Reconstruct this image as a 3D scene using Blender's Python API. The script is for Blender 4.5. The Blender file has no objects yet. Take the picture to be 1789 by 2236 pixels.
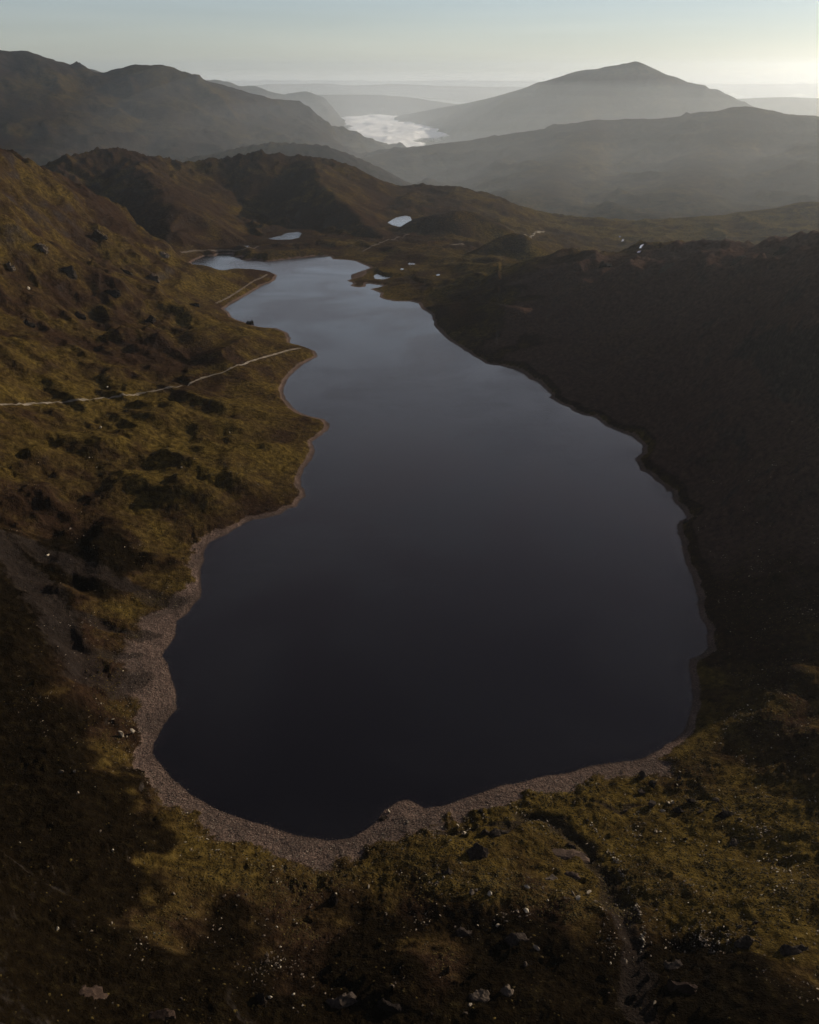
import bpy, bmesh, math, random
import numpy as np
from mathutils import Vector, Matrix
from mathutils.geometry import tessellate_polygon

# ------------------------------------------------------------------ camera, sky, sun, exposure
W, HT, F = 1789.0, 2236.0, 1936.0
CAM_Z = 330.0
PITCH = math.radians(26.3)
SUN_AZ, SUN_EL = math.radians(54.5), math.radians(17.0)
SKY_STRENGTH, SUN_STRENGTH, EXPOSURE = 0.05, 5.0, 0.0
VEIL = 0.36
HAZE_DENSITY = 2.9e-5
MIST_LOW, MIST_HIGH = 3.6e-5, 1.35e-5

sc = bpy.context.scene
COL = sc.collection
cam_d = bpy.data.cameras.new('camera')
cam = bpy.data.objects.new('camera', cam_d)
COL.objects.link(cam)
cam_d.sensor_fit = 'VERTICAL'
cam_d.sensor_height = 24.0
cam_d.lens = 24.0 * F / HT
cam_d.clip_start = 1.0
cam_d.clip_end = 200000.0
cam.location = (0, 0, CAM_Z)
cam.rotation_euler = (math.pi / 2 - PITCH, 0, 0)
sc.camera = cam

world = bpy.data.worlds.new('World')
sc.world = world
world.use_nodes = True
wn = world.node_tree.nodes
bg = wn.get('Background') or wn.new('ShaderNodeBackground')
sky = wn.new('ShaderNodeTexSky')
sky.sky_type = 'NISHITA'
sky.sun_disc = False
sky.sun_elevation = SUN_EL
sky.sun_rotation = SUN_AZ
sky.altitude = 700.0
sky.air_density = 0.85
sky.dust_density = 0.35
sky.ozone_density = 2.6
world.node_tree.links.new(sky.outputs[0], bg.inputs[0])
bg.inputs[1].default_value = SKY_STRENGTH
# thin high cloud veil over the whole sky, drawn out in faint streaks
wl = world.node_tree.links
tc = wn.new('ShaderNodeTexCoord')
mpv = wn.new('ShaderNodeMapping')
mpv.inputs['Scale'].default_value = (1.6, 1.6, 26.0)
mpv.inputs['Rotation'].default_value = (0.03, 0.05, 0.3)
wl.new(tc.outputs['Generated'], mpv.inputs[0])
wns = wn.new('ShaderNodeTexNoise')
wns.inputs['Scale'].default_value = 1.3
wns.inputs['Detail'].default_value = 5
wl.new(mpv.outputs[0], wns.inputs['Vector'])
wmr = wn.new('ShaderNodeMapRange')
wmr.inputs[1].default_value, wmr.inputs[2].default_value = 0.3, 0.7
wmr.inputs[3].default_value, wmr.inputs[4].default_value = VEIL * 0.86, VEIL * 1.14
wl.new(wns.outputs['Fac'], wmr.inputs[0])
bg2 = wn.new('ShaderNodeBackground')
bg2.inputs[0].default_value = (1.0, 0.93, 0.82, 1)
wsep = wn.new('ShaderNodeSeparateXYZ')
wl.new(tc.outputs['Generated'], wsep.inputs[0])
wth = wn.new('ShaderNodeValToRGB')          # the veil is a bank of high cloud low in the sky, open overhead
we = wth.color_ramp.elements
we[0].position, we[0].color = 0.0, (0.95, 0.85, 0.69, 1)
we[1].position, we[1].color = 1.0, (0.12, 0.12, 0.12, 1)
for p_, c_ in ((0.035, (0.92, 0.86, 0.74)), (0.09, (0.90, 0.97, 0.98)), (0.17, (1.32, 1.68, 1.98)), (0.30, (1.20, 1.32, 1.40)), (0.42, (0.70, 0.61, 0.58)), (0.55, (0.37, 0.28, 0.26)), (0.72, (0.24, 0.18, 0.17))):
    q_ = we.new(p_)
    q_.color = (*c_, 1)
wl.new(wsep.outputs[2], wth.inputs[0])
wl.new(wth.outputs[0], bg2.inputs[0])
wmul = wmr
wdot = wn.new('ShaderNodeVectorMath')          # the veil glows a little towards the sun
wdot.operation = 'DOT_PRODUCT'
wl.new(tc.outputs['Generated'], wdot.inputs[0])
wdot.inputs[1].default_value = (math.cos(SUN_EL) * math.sin(SUN_AZ), math.cos(SUN_EL) * math.cos(SUN_AZ), math.sin(SUN_EL))
wgl = wn.new('ShaderNodeMapRange')
wgl.inputs[1].default_value, wgl.inputs[2].default_value = 0.0, 0.55
wgl.inputs[3].default_value, wgl.inputs[4].default_value = 0.68, 0.82
wl.new(wdot.outputs['Value'], wgl.inputs[0])
wm2 = wn.new('ShaderNodeMath')
wm2.operation = 'MULTIPLY'
wl.new(wmul.outputs[0], wm2.inputs[0])
wl.new(wgl.outputs[0], wm2.inputs[1])
wl.new(wm2.outputs[0], bg2.inputs[1])
wadd = wn.new('ShaderNodeAddShader')
wl.new(bg.outputs[0], wadd.inputs[0])
wl.new(bg2.outputs[0], wadd.inputs[1])
wout = wn.get('World Output') or wn.new('ShaderNodeOutputWorld')
wl.new(wadd.outputs[0], wout.inputs[0])

sun_dir = Vector((math.cos(SUN_EL) * math.sin(SUN_AZ), math.cos(SUN_EL) * math.cos(SUN_AZ), math.sin(SUN_EL)))
sd = bpy.data.lights.new('sun', 'SUN')
sd.energy = SUN_STRENGTH
sd.angle = math.radians(0.5)
sd.color = (1.0, 0.88, 0.72)
sun = bpy.data.objects.new('sun', sd)
COL.objects.link(sun)
sun.rotation_euler = (-sun_dir).to_track_quat('-Z', 'Y').to_euler()
sun.location = (900, 900, 1500)

sc.view_settings.view_transform = 'Standard'
sc.view_settings.look = 'None'
sc.view_settings.gamma = 1.0
sc.view_settings.use_curve_mapping = False
sc.view_settings.exposure = EXPOSURE
sc.cycles.use_denoising = True
sc.cycles.max_bounces = 12
sc.cycles.transparent_max_bounces = 12
sc.cycles.volume_bounces = 8
sc.cycles.diffuse_bounces = 2

rng = np.random.default_rng(7)
random.seed(7)

# ------------------------------------------------------------------ helpers: pixels of the survey photo -> rays
CP, SP = math.cos(PITCH), math.sin(PITCH)

def ray(px, py):
    u, v = (px - W / 2) / F, (HT / 2 - py) / F
    return np.array([u, CP + v * SP, -SP + v * CP])

def on_z(px, py, z):
    d = ray(px, py)
    t = (z - CAM_Z) / d[2]
    return d[0] * t, d[1] * t, z

def on_r(px, py, r):
    d = ray(px, py)
    t = r / math.hypot(d[0], d[1])
    return d[0] * t, d[1] * t, CAM_Z + d[2] * t

# ------------------------------------------------------------------ noise
_perm = np.random.default_rng(3).permutation(4096).astype(np.int64)
_ang = np.random.default_rng(4).random(4096) * 2 * np.pi
_gx, _gy = np.cos(_ang), np.sin(_ang)

def perlin(x, y, seed=0):
    xi, yi = np.floor(x).astype(np.int64), np.floor(y).astype(np.int64)
    fx, fy = x - xi, y - yi
    u, v = fx * fx * fx * (fx * (fx * 6 - 15) + 10), fy * fy * fy * (fy * (fy * 6 - 15) + 10)
    def g(i, j, dx, dy):
        h = _perm[(_perm[(i + seed * 57) & 4095] + j) & 4095]
        return _gx[h] * dx + _gy[h] * dy
    a, b = g(xi, yi, fx, fy), g(xi + 1, yi, fx - 1, fy)
    c, d = g(xi, yi + 1, fx, fy - 1), g(xi + 1, yi + 1, fx - 1, fy - 1)
    return ((a + u * (b - a)) * (1 - v) + (c + u * (d - c)) * v) * 1.5

def fbm(x, y, octv=4, gain=0.5, seed=0):
    s, a = 0.0, 1.0
    for o in range(octv):
        s = s + a * perlin(x, y, seed + o)
        x, y, a = x * 2.03 + 7.1, y * 2.03 - 3.7, a * gain
    return s

def ridged(x, y, octv=4, gain=0.5, seed=0):
    s, a, w = 0.0, 1.0, 1.0
    for o in range(octv):
        n = 1.0 - np.abs(perlin(x, y, seed + o)) * 1.6
        n = np.clip(n, 0, 1) ** 2
        s = s + a * n * w
        w = np.clip(n * 1.4, 0, 1)
        x, y, a = x * 2.07 + 1.3, y * 2.07 + 9.2, a * gain
    return s

def sstep(a, b, x):
    t = np.clip((x - a) / (b - a), 0, 1)
    return t * t * (3 - 2 * t)

# ------------------------------------------------------------------ shorelines (survey of the photo, projected to the water level)
LAKE_PX = [(417,574),(438,563),(449,559),(472,560),(477,555),(507,555),(504,560),(516,562),(530,561),(523,566),(529,569),(559,568),(561,570),(586,571),(620,567),(661,563),(694,559),(722,560),(726,566),(759,568),(777,570),(791,577),(810,584),(793,593),(796,597),(786,605),(770,608),(757,613),(774,619),(762,624),(785,628),(799,626),(800,619),(839,624),(809,631),(832,641),(828,648),(841,654),(864,658),(895,658),(914,662),(920,673),(942,687),(950,712),(972,736),(996,753),(1025,771),(1062,794),(1097,800),(1132,808),(1161,829),(1175,834),(1204,862),(1201,869),(1228,885),(1245,890),(1252,897),(1274,906),(1297,911),(1329,933),(1350,942),(1383,953),(1405,974),(1402,989),(1387,1004),(1401,1027),(1411,1031),(1434,1050),(1453,1063),(1456,1074),(1467,1074),(1472,1096),(1490,1114),(1504,1129),(1485,1138),(1477,1146),(1481,1165),(1489,1187),(1492,1210),(1497,1229),(1511,1254),(1517,1283),(1524,1292),(1525,1326),(1530,1351),(1540,1362),(1544,1380),(1547,1416),(1533,1428),(1508,1441),(1503,1455),(1509,1484),(1513,1521),(1506,1562),(1493,1597),(1472,1617),(1446,1636),(1414,1652),(1383,1662),(1328,1666),(1293,1672),(1249,1685),(1200,1694),(1099,1716),(1032,1737),(980,1757),(928,1767),(893,1747),(873,1748),(838,1770),(824,1793),(801,1813),(772,1828),(737,1834),(708,1834),(649,1824),(599,1809),(516,1784),(474,1767),(415,1734),(373,1697),(335,1650),(330,1640),(336,1622),(358,1583),(383,1550),(384,1523),(377,1488),(367,1455),(353,1434),(367,1411),(382,1390),(384,1356),(409,1337),(432,1309),(442,1291),(437,1270),(439,1242),(446,1205),(456,1182),(493,1168),(530,1144),(551,1135),(572,1132),(611,1122),(630,1109),(646,1107),(655,1093),(668,1084),(664,1068),(653,1056),(657,1042),(665,1022),(681,1001),(688,987),(685,978),(682,964),(701,950),(720,933),(720,925),(708,916),(678,909),(650,899),(630,880),(620,864),(619,850),(623,838),(632,822),(663,794),(694,779),(690,767),(669,760),(632,752),(636,738),(626,726),(603,716),(580,715),(562,713),(545,707),(527,702),(507,693),(500,683),(490,674),(507,663),(539,645),(571,625),(600,613),(606,602),(598,597),(570,598),(525,598),(490,603),(452,598),(429,584)]
PONDS_PX = [
    (0.0, [(816,602),(835,595),(846,599),(870,602),(852,606),(838,610),(820,609)], 'small pale pond on the promontory at the right of the lake head'),
    (0.0, [(583,521),(614,515),(625,509),(640,508),(652,506),(659,510),(652,519),(632,523.5),(609,524)], 'bright wedge shaped pond under the dark corrie'),
    (0.0, [(481,545),(490,541),(511,541),(504,544.5)], 'thin pond behind the causeway, left piece'),
    (0.0, [(515,540.5),(525,536),(546,537),(541,540)], 'thin pond behind the causeway, right piece'),
    (-6.0, [(847,486),(865,475),(885,471),(896,473),(900,483),(891,492),(874,495.5),(859,492)], 'oval bright tarn below the hill spur'),
    (3.0, [(892,574),(906,575),(906,578),(892,578)], 'tiny pool on the moor right of the lake head'),
    (4.0, [(874,586),(882,586),(882,589),(875,589)], 'tiny pool near the far shore'),
    (9.0, [(953,599),(961,598),(960,602),(953,602)], 'tiny pool on the moor behind the right shore'),
]

def densify(pts, step):
    out = []
    n = len(pts)
    for i in range(n):
        a, b = np.array(pts[i]), np.array(pts[(i + 1) % n])
        k = max(1, int(np.hypot(*(b - a)) / step))
        for j in range(k):
            out.append(a + (b - a) * j / k)
    return np.array(out)

LAKE = np.array([on_z(x, y, 0.0)[:2] for x, y in LAKE_PX])
PONDS = [(z, np.array([on_z(x, y, z)[:2] for x, y in p]), lab) for z, p, lab in PONDS_PX]

def signed_dist(px, py, poly):
    """distance to a polygon's edge, negative inside"""
    best = np.full(px.shape, 1e18)
    inside = np.zeros(px.shape, bool)
    n = len(poly)
    for i in range(n):
        ax, ay = poly[i]
        bx, by = poly[(i + 1) % n]
        ex, ey = bx - ax, by - ay
        wx, wy = px - ax, py - ay
        t = np.clip((wx * ex + wy * ey) / (ex * ex + ey * ey + 1e-9), 0, 1)
        dx, dy = wx - t * ex, wy - t * ey
        np.minimum(best, dx * dx + dy * dy, out=best)
        c = ((ay <= py) & (by > py)) | ((by <= py) & (ay > py))
        if abs(ey) > 1e-9:
            inside ^= c & (px < ax + (py - ay) / ey * ex)
    d = np.sqrt(best)
    return np.where(inside, -d, d)

# ------------------------------------------------------------------ terrain: base surface through surveyed heights
ctrl = []
for x, y in LAKE_PX[::2]:
    ctrl.append(on_z(x, y, 1.0))
for z, p, _ in PONDS_PX:
    cx, cy = np.mean(p, axis=0)
    ctrl.append(on_z(cx, cy, z + 0.5))
Z_PTS = [
    # left valley side
    (420,512,3),(0,470,168),(0,600,112),(0,730,78),(200,560,84),(0,885,58),(0,1040,42),(0,1140,36),(0,1250,33),(0,1350,36),(0,1500,38),(0,1700,46),(0,1900,58),(0,2100,68),(0,2236,76),
    (200,700,54),(200,850,36),(200,1000,27),(200,1150,18),(200,1300,12),(250,1400,7),(200,1500,13),(200,1650,14),(200,1800,24),(200,2000,38),(200,2236,54),
    (400,640,36),(400,720,26),(450,850,20),(450,1000,18),(550,900,13),(400,1110,13),(330,1200,8),(330,1300,3),(300,1440,3),(290,1560,3.5),(560,800,10),(560,760,12),(480,720,14),(560,1080,6),
    # foreground
    (450,1900,13),(450,2050,24),(450,2236,40),(750,1920,7),(750,2060,18),(750,2236,34),(1000,1850,12),(1000,2000,22),(1000,2236,40),(1250,1780,9),(1250,1900,18),(1250,2050,29),(1250,2236,44),(1500,1720,9),(1500,1850,18),(1500,2050,33),(1500,2236,50),(1789,1600,20),(1789,1750,27),(1789,1950,41),(1789,2236,64),
    # right side
    (1789,1500,19),(1650,1450,11),(1789,1350,25),(1620,1300,12),(1789,1200,40),(1650,1150,22),(1789,1000,72),(1600,1000,34),(1789,800,122),(1600,800,78),(1450,850,32),(1789,650,158),(1600,650,112),(1400,700,60),(1250,750,30),(1100,700,22),(1200,640,45),(1050,660,20),
    # moor beyond the lake
    (950,640,6),(1000,600,11),(900,560,6),(850,530,4),(1050,570,14),(950,520,3),(740,535,4),(700,540,3),(1250,505,-95),(1400,545,-105),(1600,520,-85),(1789,480,-62),(1100,540,-10),(1180,520,-60),
]
for x, y, z in Z_PTS:
    ctrl.append(on_z(x, y, z))
R_PTS = [
    (0,365,1500),(60,371,1560),(110,380,1640),(200,430,1650),(300,470,1750),(300,560,1480),(350,520,1680),
    (1789,530,1000),(1745,548,1040),(1700,562,1080),(1620,568,1120),(1556,566,1170),(1483,570,1220),(1450,576,1260),(1400,566,1300),(1350,568,1350),(1290,548,1400),(1245,550,1430),(1172,566,1500),
    (915,412,3150),(975,406,3150),(1030,417,3100),(1090,427,3050),(1140,459,2950),(1170,481,2950),
    (1245,481,3050),(1310,480,3050),(1360,487,3050),(1450,487,3050),(1535,477,3100),(1600,474,3150),(1700,459,3200),(1789,446,3250),
]
for x, y, r in R_PTS:
    ctrl.append(on_r(x, y, r))
A_PTS = [
    (-35,400,80),(-35,800,170),(-35,1500,300),(-52,300,150),(-52,1000,400),(-38,200,100),(-25,2100,60),(-25,2700,-20),(-25,3400,-60),(-20,2200,40),(-20,3300,-80),(-14,3300,-90),(-8,3400,-100),(0,3500,-160),(8,3500,-190),(14,3600,-200),(20,3600,-180),(27,3600,-150),(-35,3400,150),(-55,3000,450),
    (0,100,58),(0,20,82),(-40,100,75),(40,100,62),(60,100,60),(-60,100,100),
    (35,400,44),(35,700,88),(35,1000,140),(48,300,34),(48,700,70),(48,1200,90),(62,500,80),(72,300,55),(72,1000,110),
    (25,1500,90),(18,1900,-20),(25,2000,-10),(12,1900,-40),(25,2500,-60),(40,2000,60),(60,2500,100),(40,3400,-50),
]
for a, r, z in A_PTS:
    a = math.radians(a)
    ctrl.append((r * math.sin(a), r * math.cos(a), z))
ctrl = np.array(ctrl)

def to_uv(x, y):
    return np.arctan2(x, y), np.log(np.hypot(x, y) + 1e-6)

cu, cv = to_uv(ctrl[:, 0], ctrl[:, 1])

def tps(r2):
    return 0.5 * r2 * np.log(r2 + 1e-12)

n = len(ctrl)
K = tps((cu[:, None] - cu[None]) ** 2 + (cv[:, None] - cv[None]) ** 2) + np.eye(n) * 2e-4
P = np.stack([np.ones(n), cu, cv], 1)
A = np.block([[K, P], [P.T, np.zeros((3, 3))]])
sol = np.linalg.solve(A, np.concatenate([ctrl[:, 2], np.zeros(3)]))
RW, RA = sol[:n], sol[n:]

def base_uv(u, v):
    out = RA[0] + RA[1] * u + RA[2] * v
    for i in range(n):
        out = out + RW[i] * tps((u - cu[i]) ** 2 + (v - cv[i]) ** 2)
    return out

# ------------------------------------------------------------------ ridges: crests given by pixel + ground distance
def crest(pts):
    return np.array([on_r(*p) for p in pts])

def ridge_h(x, y, c, slope, rnd=10.0, endk=0.0):
    """height of a mountain whose crest is polyline c, falling off with distance on both sides"""
    best = np.full(x.shape, -1e9)
    for i in range(len(c) - 1):
        a, b = c[i], c[i + 1]
        ex, ey = b[0] - a[0], b[1] - a[1]
        L2 = ex * ex + ey * ey + 1e-9
        t0 = ((x - a[0]) * ex + (y - a[1]) * ey) / L2
        t = np.clip(t0, 0, 1)
        dx, dy = x - a[0] - t * ex, y - a[1] - t * ey
        d = np.sqrt(dx * dx + dy * dy)
        h = a[2] + t * (b[2] - a[2]) - slope * (np.sqrt(d * d + rnd * rnd) - rnd)
        np.maximum(best, h, out=best)
    if endk:
        best = best - endk * slope * np.maximum(t0 - 1, 0) * math.sqrt(L2)
    return best

def smax(a, b, k):
    h = np.clip(0.5 + 0.5 * (a - b) / k, 0, 1)
    return b + (a - b) * h + k * h * (1 - h)

MID_RIDGES = [  # (crest, slope, rounding)
    (crest([(112,362,2500),(145,341,2560),(207,328,2620),(264,327,2650),(290,332,2680),(311,338,2700),(358,343,2720),(384,358,2740),(415,351,2760),(456,344,2780),(477,351,2780),(518,343,2800),(560,331,2800),(622,338,2820),(664,341,2830),(715,344,2860),(747,359,3000),(780,374,3120),(830,395,3250),(880,408,3350)]), 0.42, 8),
    (crest([(664,341,2830),(690,362,2700),(705,400,2480),(740,437,2320),(785,470,2200),(835,508,2060),(855,530,1980)]), 0.52, 18),
    (crest([(264,327,2650),(300,370,2450),(345,420,2220),(390,470,2030),(430,505,1900)]), 0.45, 14),
    (crest([(925,478,2190),(955,464,2200),(985,459,2210),(1030,464,2220),(1065,484,2200)]), 0.5, 18),
    (crest([(1050,540,1840),(1090,520,1870),(1120,509,1890),(1140,511,1890),(1152,532,1880)]), 0.6, 8),
    (crest([(500,566,1760),(560,551,1800),(640,548,1830),(665,556,1830)]), 0.22, 15),
    (crest([(425,583,1640),(455,589,1560),(490,586,1560),(520,583,1590),(565,585,1620),(578,585,1640),(596,596,1620)]), 0.30, 10),
    (crest([(1180,486,3050),(1220,478,3080),(1245,476,3080),(1310,474,3080),(1350,484,3080)]), 0.3, 25),
    (crest([(1450,486,3080),(1535,474,3100),(1600,470,3150),(1700,455,3200),(1789,442,3250),(1950,425,3300)]), 0.25, 25),
    # spurs and rolls on the valley sides
    (crest([(980,655,1330),(1050,655,1290),(1100,665,1260),(1170,690,1220)]), 0.5, 10),
    (crest([(500,760,1060),(560,735,1105),(600,745,1085)]), 0.3, 8),
    (crest([(430,728,1130),(490,708,1180),(520,712,1180)]), 0.4, 8),
]
# small mounds: pixel, radius (m), height (m)
MOUNDS = [(420,1085,24,13),(520,1062,20,10),(250,985,22,9),(90,1010,24,9),(600,985,12,5),(330,900,20,6),(500,935,14,3),(300,760,40,8),(120,790,40,9),(410,695,24,9),(350,655,22,9),(250,640,30,12),(1555,990,22,9),(1645,1090,20,10),(1745,1075,24,13),(1700,1010,22,6),(1655,1425,13,6),(1725,1395,18,8),(1745,1480,16,7),(1680,1590,16,5),(1780,1620,16,6),(1700,1540,14,5),(1250,585,26,9),(1360,600,28,9),(1200,600,26,8),(1450,600,26,8),(310,1310,8,2.0),(290,1390,8,2.2),(255,1460,8,2.0),(330,1220,16,4),(1140,690,25,6),(130,1300,14,4),(60,1420,20,6),(1180,1960,16,3.5),(1050,1960,12,2.5),(1330,2020,14,3),(900,2130,16,3.5),(1560,2000,20,4),(420,2150,18,3.5),(250,1730,14,2.5)]
MOUND_W = None
# gullies: pixel polyline, half width (m), depth (m), pixel z guess
GULLIES = [([(930,1795),(1000,1790),(1119,1790),(1150,1778),(1190,1773),(1235,1775)], 1.5, 0.9, [9,9,10,9,9,10]), ([(1290,1752),(1348,1758),(1380,1752),(1411,1749)], 1.4, 0.9, [9,10,10,10]),
           ([(1150,1770),(1230,1790),(1290,1850),(1330,1930),(1360,2010),(1385,2090),(1400,2200)], 5.0, 3.0, [10,13,17,23,29,34,42]),
           ([(0,1190),(60,1250),(110,1330),(150,1400),(190,1480),(240,1500),(290,1480)], 11.0, 2.6, [36,29,22,16,11,7,4]),
           ([(60,1180),(160,1230),(260,1275),(340,1305),(390,1310)], 8.0, 2.0, [32,20,10,4,2]),
           ([(170,1350),(250,1370),(330,1385)], 4.0, 2.5, [13,7,3]),
           ([(150,1420),(230,1428),(300,1425)], 4.0, 2.5, [13,7,3])]

def seg_dist(x, y, c):
    best = np.full(x.shape, 1e18)
    for i in range(len(c) - 1):
        (ax, ay), (bx, by) = c[i][:2], c[i + 1][:2]
        ex, ey = bx - ax, by - ay
        t = np.clip(((x - ax) * ex + (y - ay) * ey) / (ex * ex + ey * ey + 1e-9), 0, 1)
        dx, dy = x - ax - t * ex, y - ay - t * ey
        np.minimum(best, dx * dx + dy * dy, out=best)
    return np.sqrt(best)

# ------------------------------------------------------------------ terrain grid (fan round the view point, finer where it is nearer)
azs = np.concatenate([np.radians(np.linspace(-60, -37, 50, endpoint=False)), np.radians(np.linspace(-37, 37, 820, endpoint=False)), np.radians(np.linspace(37, 75, 70))])
lrs = np.concatenate([np.linspace(math.log(15), math.log(140), 45, endpoint=False), np.linspace(math.log(140), math.log(3800), 840)])
NA, NR = len(azs), len(lrs)
UU, VV = np.meshgrid(azs, lrs)
RR = np.exp(VV)
XX, YY = RR * np.sin(UU), RR * np.cos(UU)

# base on a coarse grid, then bilinear
ca, cr = np.linspace(azs[0], azs[-1], 280), np.linspace(lrs[0], lrs[-1], 260)
CU, CV = np.meshgrid(ca, cr)
CB = base_uv(CU, CV)

def bilin(grid, ga, gr, u, v):
    i = np.clip(np.searchsorted(ga, u) - 1, 0, len(ga) - 2)
    j = np.clip(np.searchsorted(gr, v) - 1, 0, len(gr) - 2)
    fu = np.clip((u - ga[i]) / (ga[i + 1] - ga[i]), 0, 1)
    fv = np.clip((v - gr[j]) / (gr[j + 1] - gr[j]), 0, 1)
    return (grid[j, i] * (1 - fu) + grid[j, i + 1] * fu) * (1 - fv) + (grid[j + 1, i] * (1 - fu) + grid[j + 1, i + 1] * fu) * fv

Z = bilin(CB, ca, cr, UU, VV)
BASE = Z.copy()
sub = RR < 2300
DL = np.full(Z.shape, 900.0)
m = sub & (np.abs(UU) < 0.8)
DL[m] = signed_dist(XX[m], YY[m], LAKE)
DW = DL.copy()          # distance to any water
for zp, poly, _ in PONDS:
    cx, cy = poly.mean(0)
    mm = (np.hypot(XX - cx, YY - cy) < 260)
    d = np.full(Z.shape, 900.0)
    d[mm] = signed_dist(XX[mm], YY[mm], poly)
    DW = np.minimum(DW, d)

away = sstep(5, 110, DW)
mid = sstep(1400, 2200, RR)
# knolls and crags of the ice-scraped ground
hum = ridged(XX / 150 + 3, YY / 150, 4, 0.5, 11) - 0.75
hum2 = fbm(XX / 46, YY / 46, 4, 0.5, 21)
amp = (4.0 + (9.0 - 6.0 * sstep(-0.12, 0.0, UU)) * mid) * away + 1.0
steepR = sstep(0.1, 0.35, UU) * sstep(450, 600, RR) * (1 - sstep(1250, 1500, RR))
Z = Z + amp * (1 - 0.5 * steepR) * hum * sstep(150, 420, RR) + hum2 * (0.7 + 2.2 * away * (1 + mid * (1 - sstep(-0.12, 0.0, UU))))
# rounded grassy domes with steep fronts on the lower valley sides
dome = np.clip(perlin(XX / 62 + 0.3 * perlin(XX / 25, YY / 25, 163), YY / 50, 161) + 0.15, 0, 1) ** 0.7
dome2 = np.clip(perlin(XX / 30, YY / 26, 165) + 0.1, 0, 1) ** 0.7
sidew = sstep(20, 70, DW) * sstep(330, 480, RR) * (1 - sstep(1500, 1900, RR)) * (UU < 0.1)
Z = Z + sidew * (8.0 * dome + 3.2 * dome2)
# stony ribs on the shaded right side
Z = Z + 3.5 * steepR * sstep(20, 60, DW) * (ridged(XX / 80, (YY - 0.3 * XX) / 40, 4, 0.55, 167) - 0.7) + 4.0 * steepR * sstep(25, 70, DW) * dome
# ribs running down the left valley side
lf = sstep(-0.12, -0.3, UU) * sstep(450, 700, RR) * (1 - sstep(1700, 1900, RR)) * away
Z = Z + lf * 2.6 * (ridged(XX / 170, (YY + 0.5 * XX) / 48, 4, 0.55, 31) - 0.7)
crag = lf * sstep(900, 1100, RR)
Z = Z + crag * 3.8 * (ridged(XX / 60, YY / 60, 4, 0.6, 37) - 0.6)
# ridges
wob = 5.0 * fbm(XX / 120, YY / 120, 4, 0.55, 51)
for i, (c, sl, rd) in enumerate(MID_RIDGES):
    cx, cy, ex = c[:, 0].mean(), c[:, 1].mean(), 0
    ex = np.hypot(c[:, 0] - cx, c[:, 1] - cy).max() + 700
    mm = np.hypot(XX - cx, YY - cy) < ex
    wx = XX[mm] + 25 * perlin(XX[mm] / 130, YY[mm] / 130, 60 + i) * (0.35 if rd < 12 else 1)
    wy = YY[mm] + 25 * perlin(XX[mm] / 130, YY[mm] / 130, 80 + i) * (0.35 if rd < 12 else 1)
    h = ridge_h(wx, wy, c, sl, rd)
    Z[mm] = smax(Z[mm], h, 5.0)
tex = ridged(XX / 170, YY / 170, 5, 0.5, 91) - 0.7
Z = Z + tex * (4.5 - 2.0 * sstep(0.0, 0.15, UU)) * mid * sstep(5, 60, DW) + (2.0 - 1.2 * sstep(-0.12, 0.0, UU)) * mid * fbm(XX / 25, YY / 25, 3, 0.5, 95) * away
Z = Z + 7.0 * mid * sstep(50, 110, Z) * (1 - sstep(-0.05, 0.1, UU)) * (ridged(XX / 48, YY / 48, 4, 0.55, 97) - 0.6)
zw = np.where(DL <= DW + 0.01, 0.0, 0.0)
cs = np.where((UU > 0.12) & (RR < 1500), 0.85, 0.40)
lim = 1.5 + cs * np.maximum(DW, 0) + 6 * sstep(20, 60, DW) * hum
Z = np.where(DW < 160, np.minimum(Z, lim + 200 * sstep(90, 160, DW)), Z)
def base_hit(px, py):
    dvec = ray(px, py)
    hr = math.hypot(dvec[0], dvec[1])
    rs_ = np.exp(np.linspace(math.log(100), math.log(2500), 500))
    t_ = rs_ / hr
    gz_ = bilin(BASE, azs, lrs, *to_uv(dvec[0] * t_, dvec[1] * t_))
    q = np.nonzero(CAM_Z + dvec[2] * t_ < gz_)[0]
    q = q[0] if len(q) else 499
    return dvec[0] * t_[q], dvec[1] * t_[q]
MOUND_W = [(base_hit(x, y), r, h) for x, y, r, h in MOUNDS]
Z = Z + 11.0 * sstep(0.10, 0.2, UU) * sstep(820, 1000, RR) * (1 - sstep(1600, 1900, RR)) * away * (ridged(XX / 120, YY / 120, 5, 0.5, 131) - 1.25)
for (c, r, h) in MOUND_W:
    mm = np.hypot(XX - c[0], YY - c[1]) < 4 * r
    wx = XX[mm] + 0.3 * r * perlin(XX[mm] / r, YY[mm] / r, 5)
    wy = YY[mm] + 0.3 * r * perlin(XX[mm] / r, YY[mm] / r, 6)
    d = np.hypot(wx - c[0], (wy - c[1]) * 1.25) / r
    Z[mm] += h * np.exp(-d ** 2.6)
GUL = np.zeros(Z.shape)
for pl, wd, dp, zz in GULLIES:
    c = [on_z(x, y, z) for (x, y), z in zip(pl, zz)]
    mm = RR < 700
    d = seg_dist(XX[mm] + 5 * perlin(XX[mm] / 14, YY[mm] / 14, 8), YY[mm] + 5 * perlin(XX[mm] / 14, YY[mm] / 14, 9), c)
    g = np.exp(-(d / wd) ** 2)
    Z[mm] -= dp * g
    GUL[mm] = np.maximum(GUL[mm], np.exp(-(d / (wd * 1.5)) ** 2))
# fine ground relief near the camera
near = 1 - sstep(500, 1100, RR)
Z = Z + near * sstep(2, 30, DW) * (0.9 * fbm(XX / 14, YY / 14, 4, 0.55, 71) + 0.35 * (ridged(XX / 6, YY / 6, 3, 0.5, 77) - 0.6))
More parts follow.
